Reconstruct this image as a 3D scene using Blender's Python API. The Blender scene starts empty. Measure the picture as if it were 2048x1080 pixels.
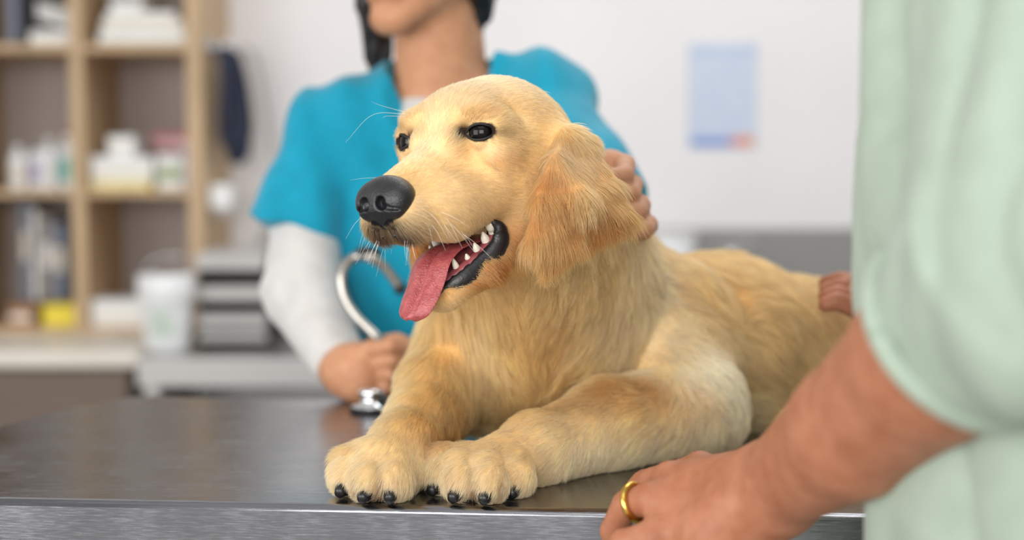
import bpy, bmesh, math, random
import numpy as np
from mathutils import Vector, Matrix, kdtree

# ------------------------------------------------------------------ camera, world, lights, exposure
SC = bpy.context.scene
COL = SC.collection
FPX, PX, PY, CZ = 2844.0, 1024.0, 540.0, 1.23          # 50 mm lens, camera 1.23 m above the floor
PIT = math.atan(210.0 / FPX)
CP, SP = math.cos(PIT), math.sin(PIT)
TZ = 0.95                                              # height of the steel table top

cam_d = bpy.data.cameras.new('camera'); cam = bpy.data.objects.new('camera', cam_d); COL.objects.link(cam)
cam.location = (0, 0, CZ); cam.rotation_euler = (math.pi / 2 - PIT, 0, 0)
cam_d.sensor_width = 36.0; cam_d.lens = FPX * 36.0 / 2048.0; cam_d.clip_start = 0.05
cam_d.dof.use_dof = True; cam_d.dof.focus_distance = 1.175; cam_d.dof.aperture_fstop = 2.2
SC.camera = cam

world = bpy.data.worlds.new('world'); SC.world = world; world.use_nodes = True
world.node_tree.nodes['Background'].inputs[0].default_value = (1.0, 0.985, 0.96, 1)
world.node_tree.nodes['Background'].inputs[1].default_value = 0.6


def area(name, loc, target, sx, sy, power, col=(1, 1, 1)):
    d = bpy.data.lights.new(name, 'AREA'); d.shape = 'RECTANGLE'; d.size = sx; d.size_y = sy
    d.energy = power; d.color = col
    o = bpy.data.objects.new(name, d); COL.objects.link(o); o.location = loc
    o.rotation_euler = (Vector(target) - Vector(loc)).to_track_quat('-Z', 'Y').to_euler()
    return o


area('ceiling_light_panel', (-0.35, -0.15, 2.6), (-0.35, -0.15, 0), 1.5, 1.2, 8, (1, 0.975, 0.94))
area('ceiling_light_panel', (0.7, 1.7, 2.7), (0.7, 1.7, 0), 1.2, 0.6, 9, (1, 0.985, 0.96))
area('ceiling_light_panel', (0.4, 3.0, 2.7), (0.4, 3.0, 0), 1.8, 0.6, 14, (1, 0.99, 0.97))
area('soft_fill_light', (-2.2, -0.35, 1.4), (0.0, 1.3, 1.1), 1.8, 1.5, 46, (1.0, 0.985, 0.96))  # unseen soft light from the left, added to brighten chest, muzzle and paws
area('soft_fill_light', (-0.45, -2.2, 1.75), (0.1, 1.3, 1.05), 2.0, 1.5, 80, (1.0, 0.985, 0.96))  # unseen fill behind the camera, added to brighten the surfaces facing it

SC.view_settings.view_transform = 'Standard'; SC.view_settings.look = 'None'
SC.view_settings.exposure = 0.0; SC.view_settings.gamma = 1.0; SC.view_settings.use_curve_mapping = False
SC.cycles.use_denoising = True
SC.cycles.max_bounces = 10; SC.cycles.diffuse_bounces = 6; SC.cycles.transmission_bounces = 8

# ------------------------------------------------------------------ helpers
FUR = True
rng = np.random.default_rng(7)
random.seed(7)


def at(px, py, Y):
    """world point that stands at distance Y in front of the camera along the sight line of a photo pixel"""
    x = (px - PX) / FPX; y = -(py - PY) / FPX
    d = np.array([x, CP + y * SP, -SP + y * CP])
    return d * (Y / d[1]) + np.array([0, 0, CZ])


def on_z(px, py, z=TZ):
    x = (px - PX) / FPX; y = -(py - PY) / FPX
    d = np.array([x, CP + y * SP, -SP + y * CP])
    return d * ((z - CZ) / d[2]) + np.array([0, 0, CZ])


def lin(r, g, b):
    c = np.array([r, g, b], float) / 255.0
    return np.where(c <= 0.04045, c / 12.92, ((c + 0.055) / 1.055) ** 2.4)


def rgba(c):
    return (*[float(v) for v in lin(*c)], 1.0)


def material(name, col, rough=0.5, metal=0.0, noise=0.0, scale=20.0, stretch=(1, 1, 1), bump=0.0, bump_scale=None,
             spec=0.5, coat=0.0, col2=None, sheen=0.0, sss=0.0, emit=0.0, trans=0.0, rough_noise=0.0):
    m = bpy.data.materials.new(name); m.use_nodes = True
    nt = m.node_tree; N, L = nt.nodes, nt.links
    b = N['Principled BSDF']
    b.inputs['Base Color'].default_value = rgba(col); b.inputs['Roughness'].default_value = rough
    b.inputs['Metallic'].default_value = metal; b.inputs['Specular IOR Level'].default_value = spec
    b.inputs['Coat Weight'].default_value = coat
    b.inputs['Sheen Weight'].default_value = sheen
    if sss:
        b.inputs['Subsurface Weight'].default_value = sss; b.inputs['Subsurface Radius'].default_value = (0.012, 0.005, 0.003)
        b.inputs['Subsurface Scale'].default_value = 1.0
    if trans:
        b.inputs['Transmission Weight'].default_value = trans
    if noise or bump or rough_noise:
        tc = N.new('ShaderNodeTexCoord'); mp = N.new('ShaderNodeMapping'); mp.inputs['Scale'].default_value = stretch
        L.new(tc.outputs['Object'], mp.inputs['Vector'])
        tx = N.new('ShaderNodeTexNoise'); tx.inputs['Scale'].default_value = scale; tx.inputs['Detail'].default_value = 6
        L.new(mp.outputs['Vector'], tx.inputs['Vector'])
        if noise:
            mx = N.new('ShaderNodeMix'); mx.data_type = 'RGBA'
            c2 = col2 if col2 else tuple(max(0, v * (1 - noise)) for v in col)
            mx.inputs[6].default_value = rgba(col); mx.inputs[7].default_value = rgba(c2)
            rp = N.new('ShaderNodeMapRange'); rp.inputs[1].default_value = 0.3; rp.inputs[2].default_value = 0.7
            L.new(tx.outputs['Fac'], rp.inputs[0]); L.new(rp.outputs[0], mx.inputs[0]); L.new(mx.outputs[2], b.inputs['Base Color'])
        if rough_noise:
            rr = N.new('ShaderNodeMapRange'); rr.inputs[1].default_value = 0.3; rr.inputs[2].default_value = 0.7
            rr.inputs[3].default_value = rough - rough_noise; rr.inputs[4].default_value = rough + rough_noise
            L.new(tx.outputs['Fac'], rr.inputs[0]); L.new(rr.outputs[0], b.inputs['Roughness'])
        if bump:
            t2 = tx
            if bump_scale:
                t2 = N.new('ShaderNodeTexNoise'); t2.inputs['Scale'].default_value = bump_scale; t2.inputs['Detail'].default_value = 5
                L.new(mp.outputs['Vector'], t2.inputs['Vector'])
            bp = N.new('ShaderNodeBump'); bp.inputs['Strength'].default_value = bump; bp.inputs['Distance'].default_value = 0.002
            L.new(t2.outputs['Fac'], bp.inputs['Height']); L.new(bp.outputs['Normal'], b.inputs['Normal'])
    return m


def attr_material(name, attr, rough=0.6, spec=0.3, sss=0.0, bump=0.0, bump_scale=200.0):
    m = material(name, (200, 200, 200), rough, spec=spec, sss=sss, bump=bump, scale=bump_scale)
    a = m.node_tree.nodes.new('ShaderNodeAttribute'); a.attribute_name = attr
    m.node_tree.links.new(a.outputs['Color'], m.node_tree.nodes['Principled BSDF'].inputs['Base Color'])
    return m


def tag(o, label=None, cat=None, group=None, kind=None):
    if label: o['label'] = label
    if cat: o['category'] = cat
    if group: o['group'] = group
    if kind: o['kind'] = kind
    return o


def thing(name, label, cat, loc=(0, 0, 0), group=None):
    o = bpy.data.objects.new(name, None); COL.objects.link(o); o.location = [float(v) for v in loc]
    o.empty_display_size = 0.05
    return tag(o, label, cat, group)


def link(name, me, mat, parent=None):
    o = bpy.data.objects.new(name, me); COL.objects.link(o)
    if mat is not None: me.materials.append(mat)
    if parent is not None:
        o.parent = parent
        base = Vector((0, 0, 0)); q = parent
        while q is not None:
            base += q.location; q = q.parent
        o.location = -base
    return o


def mesh_obj(name, v, f, mat, parent=None, smooth=True):
    me = bpy.data.meshes.new(name)
    v = np.asarray(v, np.float64)
    me.from_pydata(v.tolist() if len(v) < 20000 else v, [], f if isinstance(f, list) else f.tolist()); me.update()
    if smooth: me.shade_smooth()
    return link(name, me, mat, parent)


def big_mesh(name, v, q, mat, parent=None):
    """fast route for quads from numpy"""
    me = bpy.data.meshes.new(name)
    me.vertices.add(len(v)); me.vertices.foreach_set('co', np.asarray(v, np.float32).ravel())
    me.loops.add(q.size); me.loops.foreach_set('vertex_index', q.astype(np.int32).ravel())
    me.polygons.add(len(q)); me.polygons.foreach_set('loop_start', (np.arange(len(q)) * 4).astype(np.int32))
    me.update(calc_edges=True); me.shade_smooth()
    return link(name, me, mat, parent)


def box(name, lo, hi, mat, parent=None, bev=0.0015, rot=0.0):
    lo = np.minimum(lo, hi).astype(float); hi = np.maximum(np.asarray(lo), hi).astype(float)
    c = (lo + hi) / 2; s = (hi - lo)
    bm = bmesh.new(); bmesh.ops.create_cube(bm, size=1.0)
    for v in bm.verts: v.co = Vector((v.co.x * s[0], v.co.y * s[1], v.co.z * s[2]))
    if bev > 0:
        bmesh.ops.bevel(bm, geom=list(bm.edges), offset=min(bev, 0.3 * s.min()), segments=2, affect='EDGES', profile=0.6)
    if rot: bmesh.ops.rotate(bm, verts=bm.verts, cent=(0, 0, 0), matrix=Matrix.Rotation(rot, 3, 'Z'))
    for v in bm.verts: v.co += Vector(c)
    me = bpy.data.meshes.new(name); bm.to_mesh(me); bm.free()
    return link(name, me, mat, parent)


def spline(P, n):
    """Catmull-Rom through the points P, n samples"""
    P = np.asarray(P, float); Q = np.vstack([2 * P[0] - P[1], P, 2 * P[-1] - P[-2]])
    t = np.linspace(0, len(P) - 1 - 1e-9, n); i = t.astype(int); u = (t - i)[:, None]
    a, b, c, d = Q[i], Q[i + 1], Q[i + 2], Q[i + 3]
    return 0.5 * (2 * b + (c - a) * u + (2 * a - 5 * b + 4 * c - d) * u ** 2 + (3 * b - a - 3 * c + d) * u ** 3)


def tube(name, P, r, mat, parent=None, n=None, sides=10, closed=False, flat=None):
    P = np.asarray(P, float)
    if n: P = spline(P, n)
    r = np.broadcast_to(np.asarray(r, float), (len(P),)) if np.ndim(r) == 0 or len(np.atleast_1d(r)) == len(P) else np.interp(np.linspace(0, 1, len(P)), np.linspace(0, 1, len(r)), r)
    T = np.gradient(P, axis=0); T /= np.linalg.norm(T, axis=1)[:, None] + 1e-12
    up = np.array([0, 0, 1.0]) if abs(T[0][2]) < 0.9 else np.array([1.0, 0, 0])
    vs, fs = [], []
    nrm = np.cross(T[0], up); nrm /= np.linalg.norm(nrm)
    for k in range(len(P)):
        nrm = nrm - T[k] * nrm.dot(T[k]); nrm /= np.linalg.norm(nrm) + 1e-12
        bn = np.cross(T[k], nrm)
        for s in range(sides):
            a = 2 * math.pi * s / sides
            vs.append(P[k] + r[k] * (nrm * math.cos(a) + bn * math.sin(a) * (flat or 1.0)))
    for k in range(len(P) - 1):
        for s in range(sides):
            s2 = (s + 1) % sides
            fs.append((k * sides + s, k * sides + s2, (k + 1) * sides + s2, (k + 1) * sides + s))
    fs.append(tuple(range(sides))[::-1]); fs.append(tuple((len(P) - 1) * sides + s for s in range(sides)))
    return mesh_obj(name, vs, fs, mat, parent)


def lathe(name, prof, loc, mat, parent=None, seg=32, axis=None):
    vs, fs = [], []
    for (r, z) in prof:
        for s in range(seg):
            a = 2 * math.pi * s / seg; vs.append((r * math.cos(a), r * math.sin(a), z))
    for k in range(len(prof) - 1):
        for s in range(seg):
            s2 = (s + 1) % seg
            fs.append((k * seg + s, k * seg + s2, (k + 1) * seg + s2, (k + 1) * seg + s))
    fs.append(tuple(range(seg))[::-1]); fs.append(tuple((len(prof) - 1) * seg + s for s in range(seg)))
    vs = np.array(vs)
    if axis is not None:
        R = np.array(Vector((0, 0, 1)).rotation_difference(Vector(axis)).to_matrix()); vs = vs @ R.T
    return mesh_obj(name, vs + np.asarray(loc, float), fs, mat, parent)


# ------------------------------------------------------------------ implicit surfaces (for bodies and clothes)
def nrmz(v):
    v = np.asarray(v, float); return v / np.linalg.norm(v)


class Cone:                                            # round cone between two points
    def __init__(s, a, b, ra, rb): s.a, s.b, s.ra, s.rb = np.asarray(a, float), np.asarray(b, float), ra, rb
    def box(s):
        return np.minimum(s.a - s.ra, s.b - s.rb), np.maximum(s.a + s.ra, s.b + s.rb)
    def d(s, X, Y, Z):
        ba = s.b - s.a; l2 = ba.dot(ba) + 1e-12
        px, py, pz = X - s.a[0], Y - s.a[1], Z - s.a[2]
        h = np.clip((px * ba[0] + py * ba[1] + pz * ba[2]) / l2, 0, 1)
        return np.sqrt((px - h * ba[0]) ** 2 + (py - h * ba[1]) ** 2 + (pz - h * ba[2]) ** 2) - (s.ra + (s.rb - s.ra) * h)


class Ell:                                             # ellipsoid, axes = rows of R
    def __init__(s, c, r, R=None):
        s.c = np.asarray(c, float); s.r = np.asarray(r, float) * np.ones(3); s.R = np.eye(3) if R is None else np.asarray(R, float)
    def box(s):
        e = np.sqrt(((s.R * s.r[:, None]) ** 2).sum(0)); return s.c - e, s.c + e
    def d(s, X, Y, Z):
        px, py, pz = X - s.c[0], Y - s.c[1], Z - s.c[2]
        k0 = 0; k1 = 0
        for i in range(3):
            q = (px * s.R[i, 0] + py * s.R[i, 1] + pz * s.R[i, 2]) / s.r[i]
            k0 = k0 + q * q; k1 = k1 + (q / s.r[i]) ** 2
        k0 = np.sqrt(k0); k1 = np.sqrt(k1) + 1e-9
        return k0 * (k0 - 1) / k1


class Tri:                                             # thick triangle
    def __init__(s, a, b, c, t): s.p = [np.asarray(q, float) for q in (a, b, c)]; s.t = t
    def box(s):
        q = np.array(s.p); return q.min(0) - s.t, q.max(0) + s.t
    def d(s, X, Y, Z):
        a, b, c = s.p; n = np.cross(b - a, a - c)
        P = [(X - q[0], Y - q[1], Z - q[2]) for q in s.p]; E = [b - a, c - b, a - c]
        dot = lambda u, v: u[0] * v[0] + u[1] * v[1] + u[2] * v[2]
        sg = 0; best = None
        for e, p in zip(E, P):
            sg = sg + np.sign(dot(np.cross(e, n), p))
            h = np.clip(dot(e, p) / e.dot(e), 0, 1)
            q = (p[0] - h * e[0]) ** 2 + (p[1] - h * e[1]) ** 2 + (p[2] - h * e[2]) ** 2
            best = q if best is None else np.minimum(best, q)
        pl = dot(n, P[0]) ** 2 / n.dot(n)
        return np.sqrt(np.where(sg < 2, best, pl)) - s.t


class RBox:
    def __init__(s, c, half, R=None, rnd=0.0): s.c = np.asarray(c, float); s.h = np.asarray(half, float); s.R = np.eye(3) if R is None else np.asarray(R, float); s.rnd = rnd
    def box(s):
        e = (np.abs(s.R) * s.h[:, None]).sum(0); return s.c - e, s.c + e
    def d(s, X, Y, Z):
        p = (X - s.c[0], Y - s.c[1], Z - s.c[2]); o = 0; m = None
        for i in range(3):
            q = np.abs(p[0] * s.R[i, 0] + p[1] * s.R[i, 1] + p[2] * s.R[i, 2]) - s.h[i] + s.rnd
            o = o + np.maximum(q, 0) ** 2; m = q if m is None else np.maximum(m, q)
        return np.sqrt(o) + np.minimum(m, 0) - s.rnd


class Field:
    def __init__(s, lo, hi, h):
        s.lo = np.asarray(lo, float); s.h = h
        s.n = np.ceil((np.asarray(hi, float) - s.lo) / h).astype(int) + 1
        s.ax = [(s.lo[i] + h * np.arange(s.n[i])).astype(np.float32) for i in range(3)]
        s.D = np.full(s.n, 0.06, np.float32)
    def sl(s, prim, m):
        lo, hi = prim.box()
        a = np.clip(np.floor((lo - m - s.lo) / s.h).astype(int), 0, s.n); b = np.clip(np.ceil((hi + m - s.lo) / s.h).astype(int) + 1, 0, s.n)
        return tuple(slice(a[i], b[i]) for i in range(3))
    def grid(s, q):
        return s.ax[0][q[0]][:, None, None], s.ax[1][q[1]][None, :, None], s.ax[2][q[2]][None, None, :]
    def add(s, prim, k=0.01):
        q = s.sl(prim, k + 0.02)
        if any(t.stop <= t.start for t in q): return s
        b = prim.d(*s.grid(q)).astype(np.float32); a = s.D[q]
        h = np.clip(0.5 + 0.5 * (b - a) / k, 0, 1)
        s.D[q] = b + (a - b) * h - k * h * (1 - h)
        return s
    def sub(s, prim, k=0.004):
        q = s.sl(prim, k + 0.02)
        if any(t.stop <= t.start for t in q): return s
        b = -prim.d(*s.grid(q)).astype(np.float32); a = s.D[q]
        h = np.clip(0.5 - 0.5 * (b - a) / k, 0, 1)
        s.D[q] = b + (a - b) * h + k * h * (1 - h)
        return s
    def cut(s, p, n):                                  # keep the side the normal points away from
        n = nrmz(n); X, Y, Z = s.grid((slice(None),) * 3)
        s.D = np.maximum(s.D, ((X - p[0]) * n[0] + (Y - p[1]) * n[1] + (Z - p[2]) * n[2]).astype(np.float32)); return s
    def ripple(s, fn):
        near = np.abs(s.D) < 0.03
        i = np.nonzero(near)
        s.D[i] += fn(s.ax[0][i[0]], s.ax[1][i[1]], s.ax[2][i[2]]).astype(np.float32); return s
    def mesh(s):
        D = s.D; S = D < 0
        # close at the border
        for ax in range(3):
            for e in (0, -1):
                ix = [slice(None)] * 3; ix[ax] = e; D[tuple(ix)] = np.maximum(D[tuple(ix)], s.h * 0.4)
        S = D < 0
        n = s.n
        cnt = np.zeros(n - 1, np.uint8)
        for dx in (0, 1):
            for dy in (0, 1):
                for dz in (0, 1):
                    cnt += S[dx:n[0] - 1 + dx, dy:n[1] - 1 + dy, dz:n[2] - 1 + dz]
        act = (cnt > 0) & (cnt < 8)
        idx = np.full(n - 1, -1, np.int32); I = np.array(np.nonzero(act)).T
        idx[act] = np.arange(len(I))
        cor = {}
        for dx in (0, 1):
            for dy in (0, 1):
                for dz in (0, 1):
                    cor[dx, dy, dz] = D[I[:, 0] + dx, I[:, 1] + dy, I[:, 2] + dz].astype(np.float64)
        acc = np.zeros((len(I), 3)); num = np.zeros(len(I))
        for ax in range(3):
            o = [q for q in range(3) if q != ax]
            for u in (0, 1):
                for w in (0, 1):
                    c0 = [0, 0, 0]; c0[o[0]] = u; c0[o[1]] = w; c1 = list(c0); c1[ax] = 1
                    a, b = cor[tuple(c0)], cor[tuple(c1)]
                    m = (a < 0) != (b < 0)
                    t = np.where(m, a / np.where(m, a - b, 1), 0)
                    p = np.zeros((len(I), 3)); p[:, o[0]] = u; p[:, o[1]] = w; p[:, ax] = t
                    acc += p * m[:, None]; num += m
        V = s.lo + s.h * (I + acc / num[:, None])
        Q = []
        for ax in range(3):
            o1, o2 = (ax + 1) % 3, (ax + 2) % 3
            a = [slice(1, -1)] * 3; a[ax] = slice(0, -1)
            b = list(a); b[ax] = slice(1, None)
            a, b = tuple(a), tuple(b)
            ch = S[a] != S[b]
            E = np.array(np.nonzero(ch)).T
            if not len(E): continue
            inside = S[a][ch]
            base = E.copy(); base[:, o1] += 1; base[:, o2] += 1
            def cell(d1, d2):
                c = base.copy(); c[:, o1] -= d1; c[:, o2] -= d2
                return idx[c[:, 0], c[:, 1], c[:, 2]]
            q = np.stack([cell(1, 1), cell(0, 1), cell(0, 0), cell(1, 0)], 1)
            q[~inside] = q[~inside][:, ::-1]
            Q.append(q)
        return V, np.concatenate(Q)


def noise3(p, seed=0, octs=1):
    """cheap smooth pseudo noise, sum of rotated sines, about -1..1"""
    r = np.random.default_rng(seed); out = 0
    for o in range(octs):
        for k in range(5):
            d = r.normal(size=3); d *= (0.7 + 0.6 * r.random()) * 2 ** o / np.linalg.norm(d)
            out = out + np.sin(p[..., 0] * d[0] + p[..., 1] * d[1] + p[..., 2] * d[2] + r.random() * 6.28) * (0.5 ** o)
    return out / 2.6


def set_color(o, name, c):
    a = o.data.color_attributes.new(name, 'FLOAT_COLOR', 'POINT')
    a.data.foreach_set('color', np.concatenate([c, np.ones((len(c), 1))], 1).astype(np.float32).ravel())


def normals(me):
    n = np.empty(len(me.vertices) * 3, np.float32); me.vertex_normals.foreach_get('vector', n); return n.reshape(-1, 3)
# ------------------------------------------------------------------ materials of the room
M = {}
M['wall'] = material('painted_wall', (238, 236, 238), 0.8, noise=0.02, scale=3, bump=0.05, bump_scale=300)
M['floor'] = material('vinyl_floor', (150, 146, 140), 0.45, noise=0.15, scale=8)
M['wood'] = material('birch_wood', (206, 176, 138), 0.55, noise=0.14, scale=9, stretch=(6, 6, 0.6))
M['wood_in'] = material('backing_board', (176, 164, 158), 0.7, noise=0.05, scale=6)
M['laminate'] = material('white_laminate', (226, 219, 208), 0.4, noise=0.03, scale=5)
M['taupe'] = material('taupe_laminate', (116, 98, 86), 0.5, noise=0.08, scale=6, stretch=(1, 1, 8))
M['white'] = material('white_card', (236, 236, 234), 0.6, noise=0.03, scale=15)
M['plastic'] = material('white_plastic', (238, 240, 242), 0.35, noise=0.02, scale=12)
M['chrome'] = material('chrome', (230, 232, 235), 0.12, metal=1.0, rough_noise=0.04, scale=30)
M['dark'] = material('dark_gap', (42, 42, 46), 0.6, noise=0.2, scale=30)
M['grey_plastic'] = material('grey_plastic', (186, 184, 182), 0.45, noise=0.04, scale=14)


def steel(name, base=(168, 168, 170), rough=0.3, dirt=True):
    m = bpy.data.materials.new(name); m.use_nodes = True
    N, L = m.node_tree.nodes, m.node_tree.links; b = N['Principled BSDF']
    b.inputs['Metallic'].default_value = 1.0; b.inputs['Base Color'].default_value = rgba(base)
    tc = N.new('ShaderNodeTexCoord')
    mp = N.new('ShaderNodeMapping'); mp.inputs['Scale'].default_value = (3, 90, 90); mp.inputs['Rotation'].default_value = (0, 0, 0.08)
    L.new(tc.outputs['Object'], mp.inputs['Vector'])
    br = N.new('ShaderNodeTexNoise'); br.inputs['Scale'].default_value = 9; br.inputs['Detail'].default_value = 8; L.new(mp.outputs['Vector'], br.inputs['Vector'])
    sm = N.new('ShaderNodeTexNoise'); sm.inputs['Scale'].default_value = 16; sm.inputs['Detail'].default_value = 9; sm.inputs['Roughness'].default_value = 0.7
    L.new(tc.outputs['Object'], sm.inputs['Vector'])
    ad = N.new('ShaderNodeMath'); ad.operation = 'ADD'
    r1 = N.new('ShaderNodeMapRange'); r1.inputs[1].default_value = 0.3; r1.inputs[2].default_value = 0.7; r1.inputs[3].default_value = rough - 0.07; r1.inputs[4].default_value = rough + 0.07
    r2 = N.new('ShaderNodeMapRange'); r2.inputs[1].default_value = 0.42; r2.inputs[2].default_value = 0.66; r2.inputs[3].default_value = -0.02; r2.inputs[4].default_value = 0.06 if dirt else 0.0
    L.new(br.outputs['Fac'], r1.inputs[0]); L.new(sm.outputs['Fac'], r2.inputs[0]); L.new(r1.outputs[0], ad.inputs[0]); L.new(r2.outputs[0], ad.inputs[1])
    L.new(ad.outputs[0], b.inputs['Roughness'])
    bp = N.new('ShaderNodeBump'); bp.inputs['Strength'].default_value = 0.10; bp.inputs['Distance'].default_value = 0.001
    L.new(br.outputs['Fac'], bp.inputs['Height']); L.new(bp.outputs['Normal'], b.inputs['Normal'])
    return m


M['steel'] = steel('brushed_steel', (150, 151, 156), 0.22)
M['steel_sink'] = steel('sink_steel', (170, 169, 168), 0.38, dirt=False)

# ------------------------------------------------------------------ the room
WY = 4.25                                              # back wall
tag(box('floor', (-5, -1.5, -0.05), (5, WY, 0), M['floor'], bev=0), kind='structure')
tag(box('wall_back', (-5, WY, 0), (5, WY + 0.12, 2.9), M['wall'], bev=0), kind='structure')


def xz(px, py, Y):
    p = at(px, py, Y); return p[0], p[2]


def rect(name, x0, y0, x1, y1, Yf, Yb, mat, parent=None, bev=0.004):
    """a box whose front face at depth Yf covers the photo rectangle"""
    a = at(x0, y1, Yf); b = at(x1, y0, Yf)
    return box(name, (a[0], Yf, a[2]), (b[0], Yb, b[2]), mat, parent, bev)


# ------------------------------------------------------------------ steel examination table
tb = thing('examination_table', 'brushed stainless steel examination table the dog lies on', 'table', (0.1, 1.45, 0))
fl, fr = on_z(0, 997), on_z(1730, 1030)
ed = (fr - fl) / np.linalg.norm(fr - fl); pn = np.array([-ed[1], ed[0], 0])
A = fl - ed * 0.13; Bc = fl + ed * 1.42
bl = on_z(255, 793); lm = on_z(0, 850)
dep = (bl - fl).dot(pn)
cr = fl + ed * ((bl - fl).dot(ed)) + pn * dep
brc = Bc + pn * dep
left_mid = A + pn * 0.24
out = [A] + list(spline([left_mid, lm, bl, cr + ed * 0.12], 14)) + [brc, Bc]
out = np.array([[p[0], p[1]] for p in out])


def slab(name, poly, z0, z1, bev, mat, parent, seg=3):
    bm = bmesh.new(); vs = [bm.verts.new((p[0], p[1], z0)) for p in poly]; fc = bm.faces.new(vs)
    bmesh.ops.recalc_face_normals(bm, faces=bm.faces)
    r = bmesh.ops.extrude_face_region(bm, geom=[fc]); up = [e for e in r['geom'] if isinstance(e, bmesh.types.BMVert)]
    for v in up: v.co.z = z1
    bmesh.ops.recalc_face_normals(bm, faces=bm.faces)
    ee = [e for e in bm.edges if all(abs(v.co.z - z1) < 1e-6 for v in e.verts)]
    bmesh.ops.bevel(bm, geom=ee, offset=bev, segments=seg, affect='EDGES', profile=0.5)
    me = bpy.data.meshes.new(name); bm.to_mesh(me); bm.free()
    for p in me.polygons: p.use_smooth = abs(p.normal.z) < 0.999 and abs(p.normal.z) > 0.02
    return link(name, me, mat, parent)


slab('tabletop', out, TZ - 0.055, TZ, 0.006, M['steel'], tb)
ctr = out.mean(0)
slab('underframe', ctr + (out - ctr) * 0.86, TZ - 0.10, TZ - 0.056, 0.003, M['steel_sink'], tb)
for sx, sy in ((-0.5, -0.17), (0.55, -0.17), (-0.5, 0.2), (0.55, 0.2)):
    c = ctr + np.array([sx, sy]); box('leg', (c[0] - 0.022, c[1] - 0.022, 0), (c[0] + 0.022, c[1] + 0.022, TZ - 0.099), M['steel_sink'], tb, 0.004)

# ------------------------------------------------------------------ shelving unit on the left
YF, YB = 3.86, WY - 0.005
sh = thing('shelving_unit', 'birch wood open shelving unit with boxes and bottles in its compartments', 'shelf', (-1.1, 4.05, 0.78))
zt = at(0, -260, YF)[2]; z0 = at(0, 668, YF)[2]
X = lambda px: at(px, 300, YF)[0]
for (a, b, nm) in ((X(-120), X(-88), 'side_panel'), (X(142), X(168), 'divider'), (X(375), X(405), 'side_panel')):
    box(nm, (a, YF, z0), (b, YB, zt), M['wood'], sh, 0.002)
Zr = [(-190, -172), (87, 103), (380, 393), (656, 668)]
for i, (ya, yb) in enumerate(Zr):
    za, zb = at(0, ya, YF)[2], at(0, yb, YF)[2]
    for (a, b) in ((X(-88), X(142)), (X(168), X(375))):
        box('shelf_board', (a, YF + 0.004, zb), (b, YB - 0.012, za), M['wood'], sh, 0.0015)
for (a, b) in ((X(-88), X(142)), (X(168), X(375))):
    box('back_panel', (a, YB - 0.011, z0), (b, YB, zt), M['wood_in'], sh, 0)
ZS = [at(0, ya, YF)[2] for ya, _ in Zr]                # top surface of each board


def cmat(name, c, rough=0.5, **k):
    if name not in M: M[name] = material(name, c, rough, noise=k.pop('noise', 0.04), scale=k.pop('scale', 18), **k)
    return M[name]


def item_box(name, x0, x1, h, row, mat, label, cat, depth=0.16, setback=0.05, lid=None, zbase=None, group=None, band=None):
    """a carton standing on a shelf: body, lid flap line and printed band"""
    z = (ZS[row] if zbase is None else zbase) + 0.0005
    a, b = X(x0), X(x1); y0 = YF + setback
    t = thing(name, label, cat, ((a + b) / 2, y0 + depth / 2, z), group)
    box('carton_body', (a, y0, z), (b, y0 + depth, z + h * (0.86 if lid else 1)), mat, t, 0.003)
    if lid: box('lid', (a - 0.002, y0 - 0.002, z + h * 0.862), (b + 0.002, y0 + depth + 0.002, z + h), lid, t, 0.003)
    if band: box('printed_band', (a + 0.004, y0 - 0.0015, z + h * band[0]), (b - 0.004, y0 - 0.0002, z + h * band[1]), band[2], t, 0)
    return z + h


def px_h(y0, y1): return (y1 - y0) / FPX * YF


def bottle(name, xc, w, h, row, body, cap, label, setback=0.06, band=None):
    z = ZS[row] + 0.0005; r = w / FPX * YF / 2; x = X(xc); y = YF + setback + r
    t = thing(name, label, 'bottle', (x, y, z))
    lathe('bottle_body', [(r * 0.96, 0), (r, 0.006), (r, h * 0.68), (r * 0.85, h * 0.77), (r * 0.45, h * 0.82), (r * 0.42, h * 0.86)], (x, y, z), body, t)
    lathe('cap', [(r * 0.52, h * 0.845), (r * 0.52, h * 0.985), (r * 0.46, h)], (x, y, z), cap, t)
    if band: lathe('label_band', [(r * 1.004, h * 0.15), (r * 1.012, h * 0.16), (r * 1.012, h * 0.58), (r * 1.004, h * 0.59)], (x, y, z), band, t)


G = M
cream = cmat('cream_card', (232, 226, 214)); pink = cmat('pink_card', (224, 132, 146)); yellow = cmat('yellow_card', (236, 214, 60))
grey = cmat('grey_card', (150, 146, 146)); teal = cmat('pale_teal_label', (140, 196, 188)); red = cmat('crimson_cap', (176, 70, 96))
blue_grey = cmat('blue_grey_binder', (120, 130, 150)); brown = cmat('brown_card', (164, 116, 78)); green = cmat('green_print', (150, 170, 120))
lilac = cmat('lilac_card', (196, 190, 214))
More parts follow.
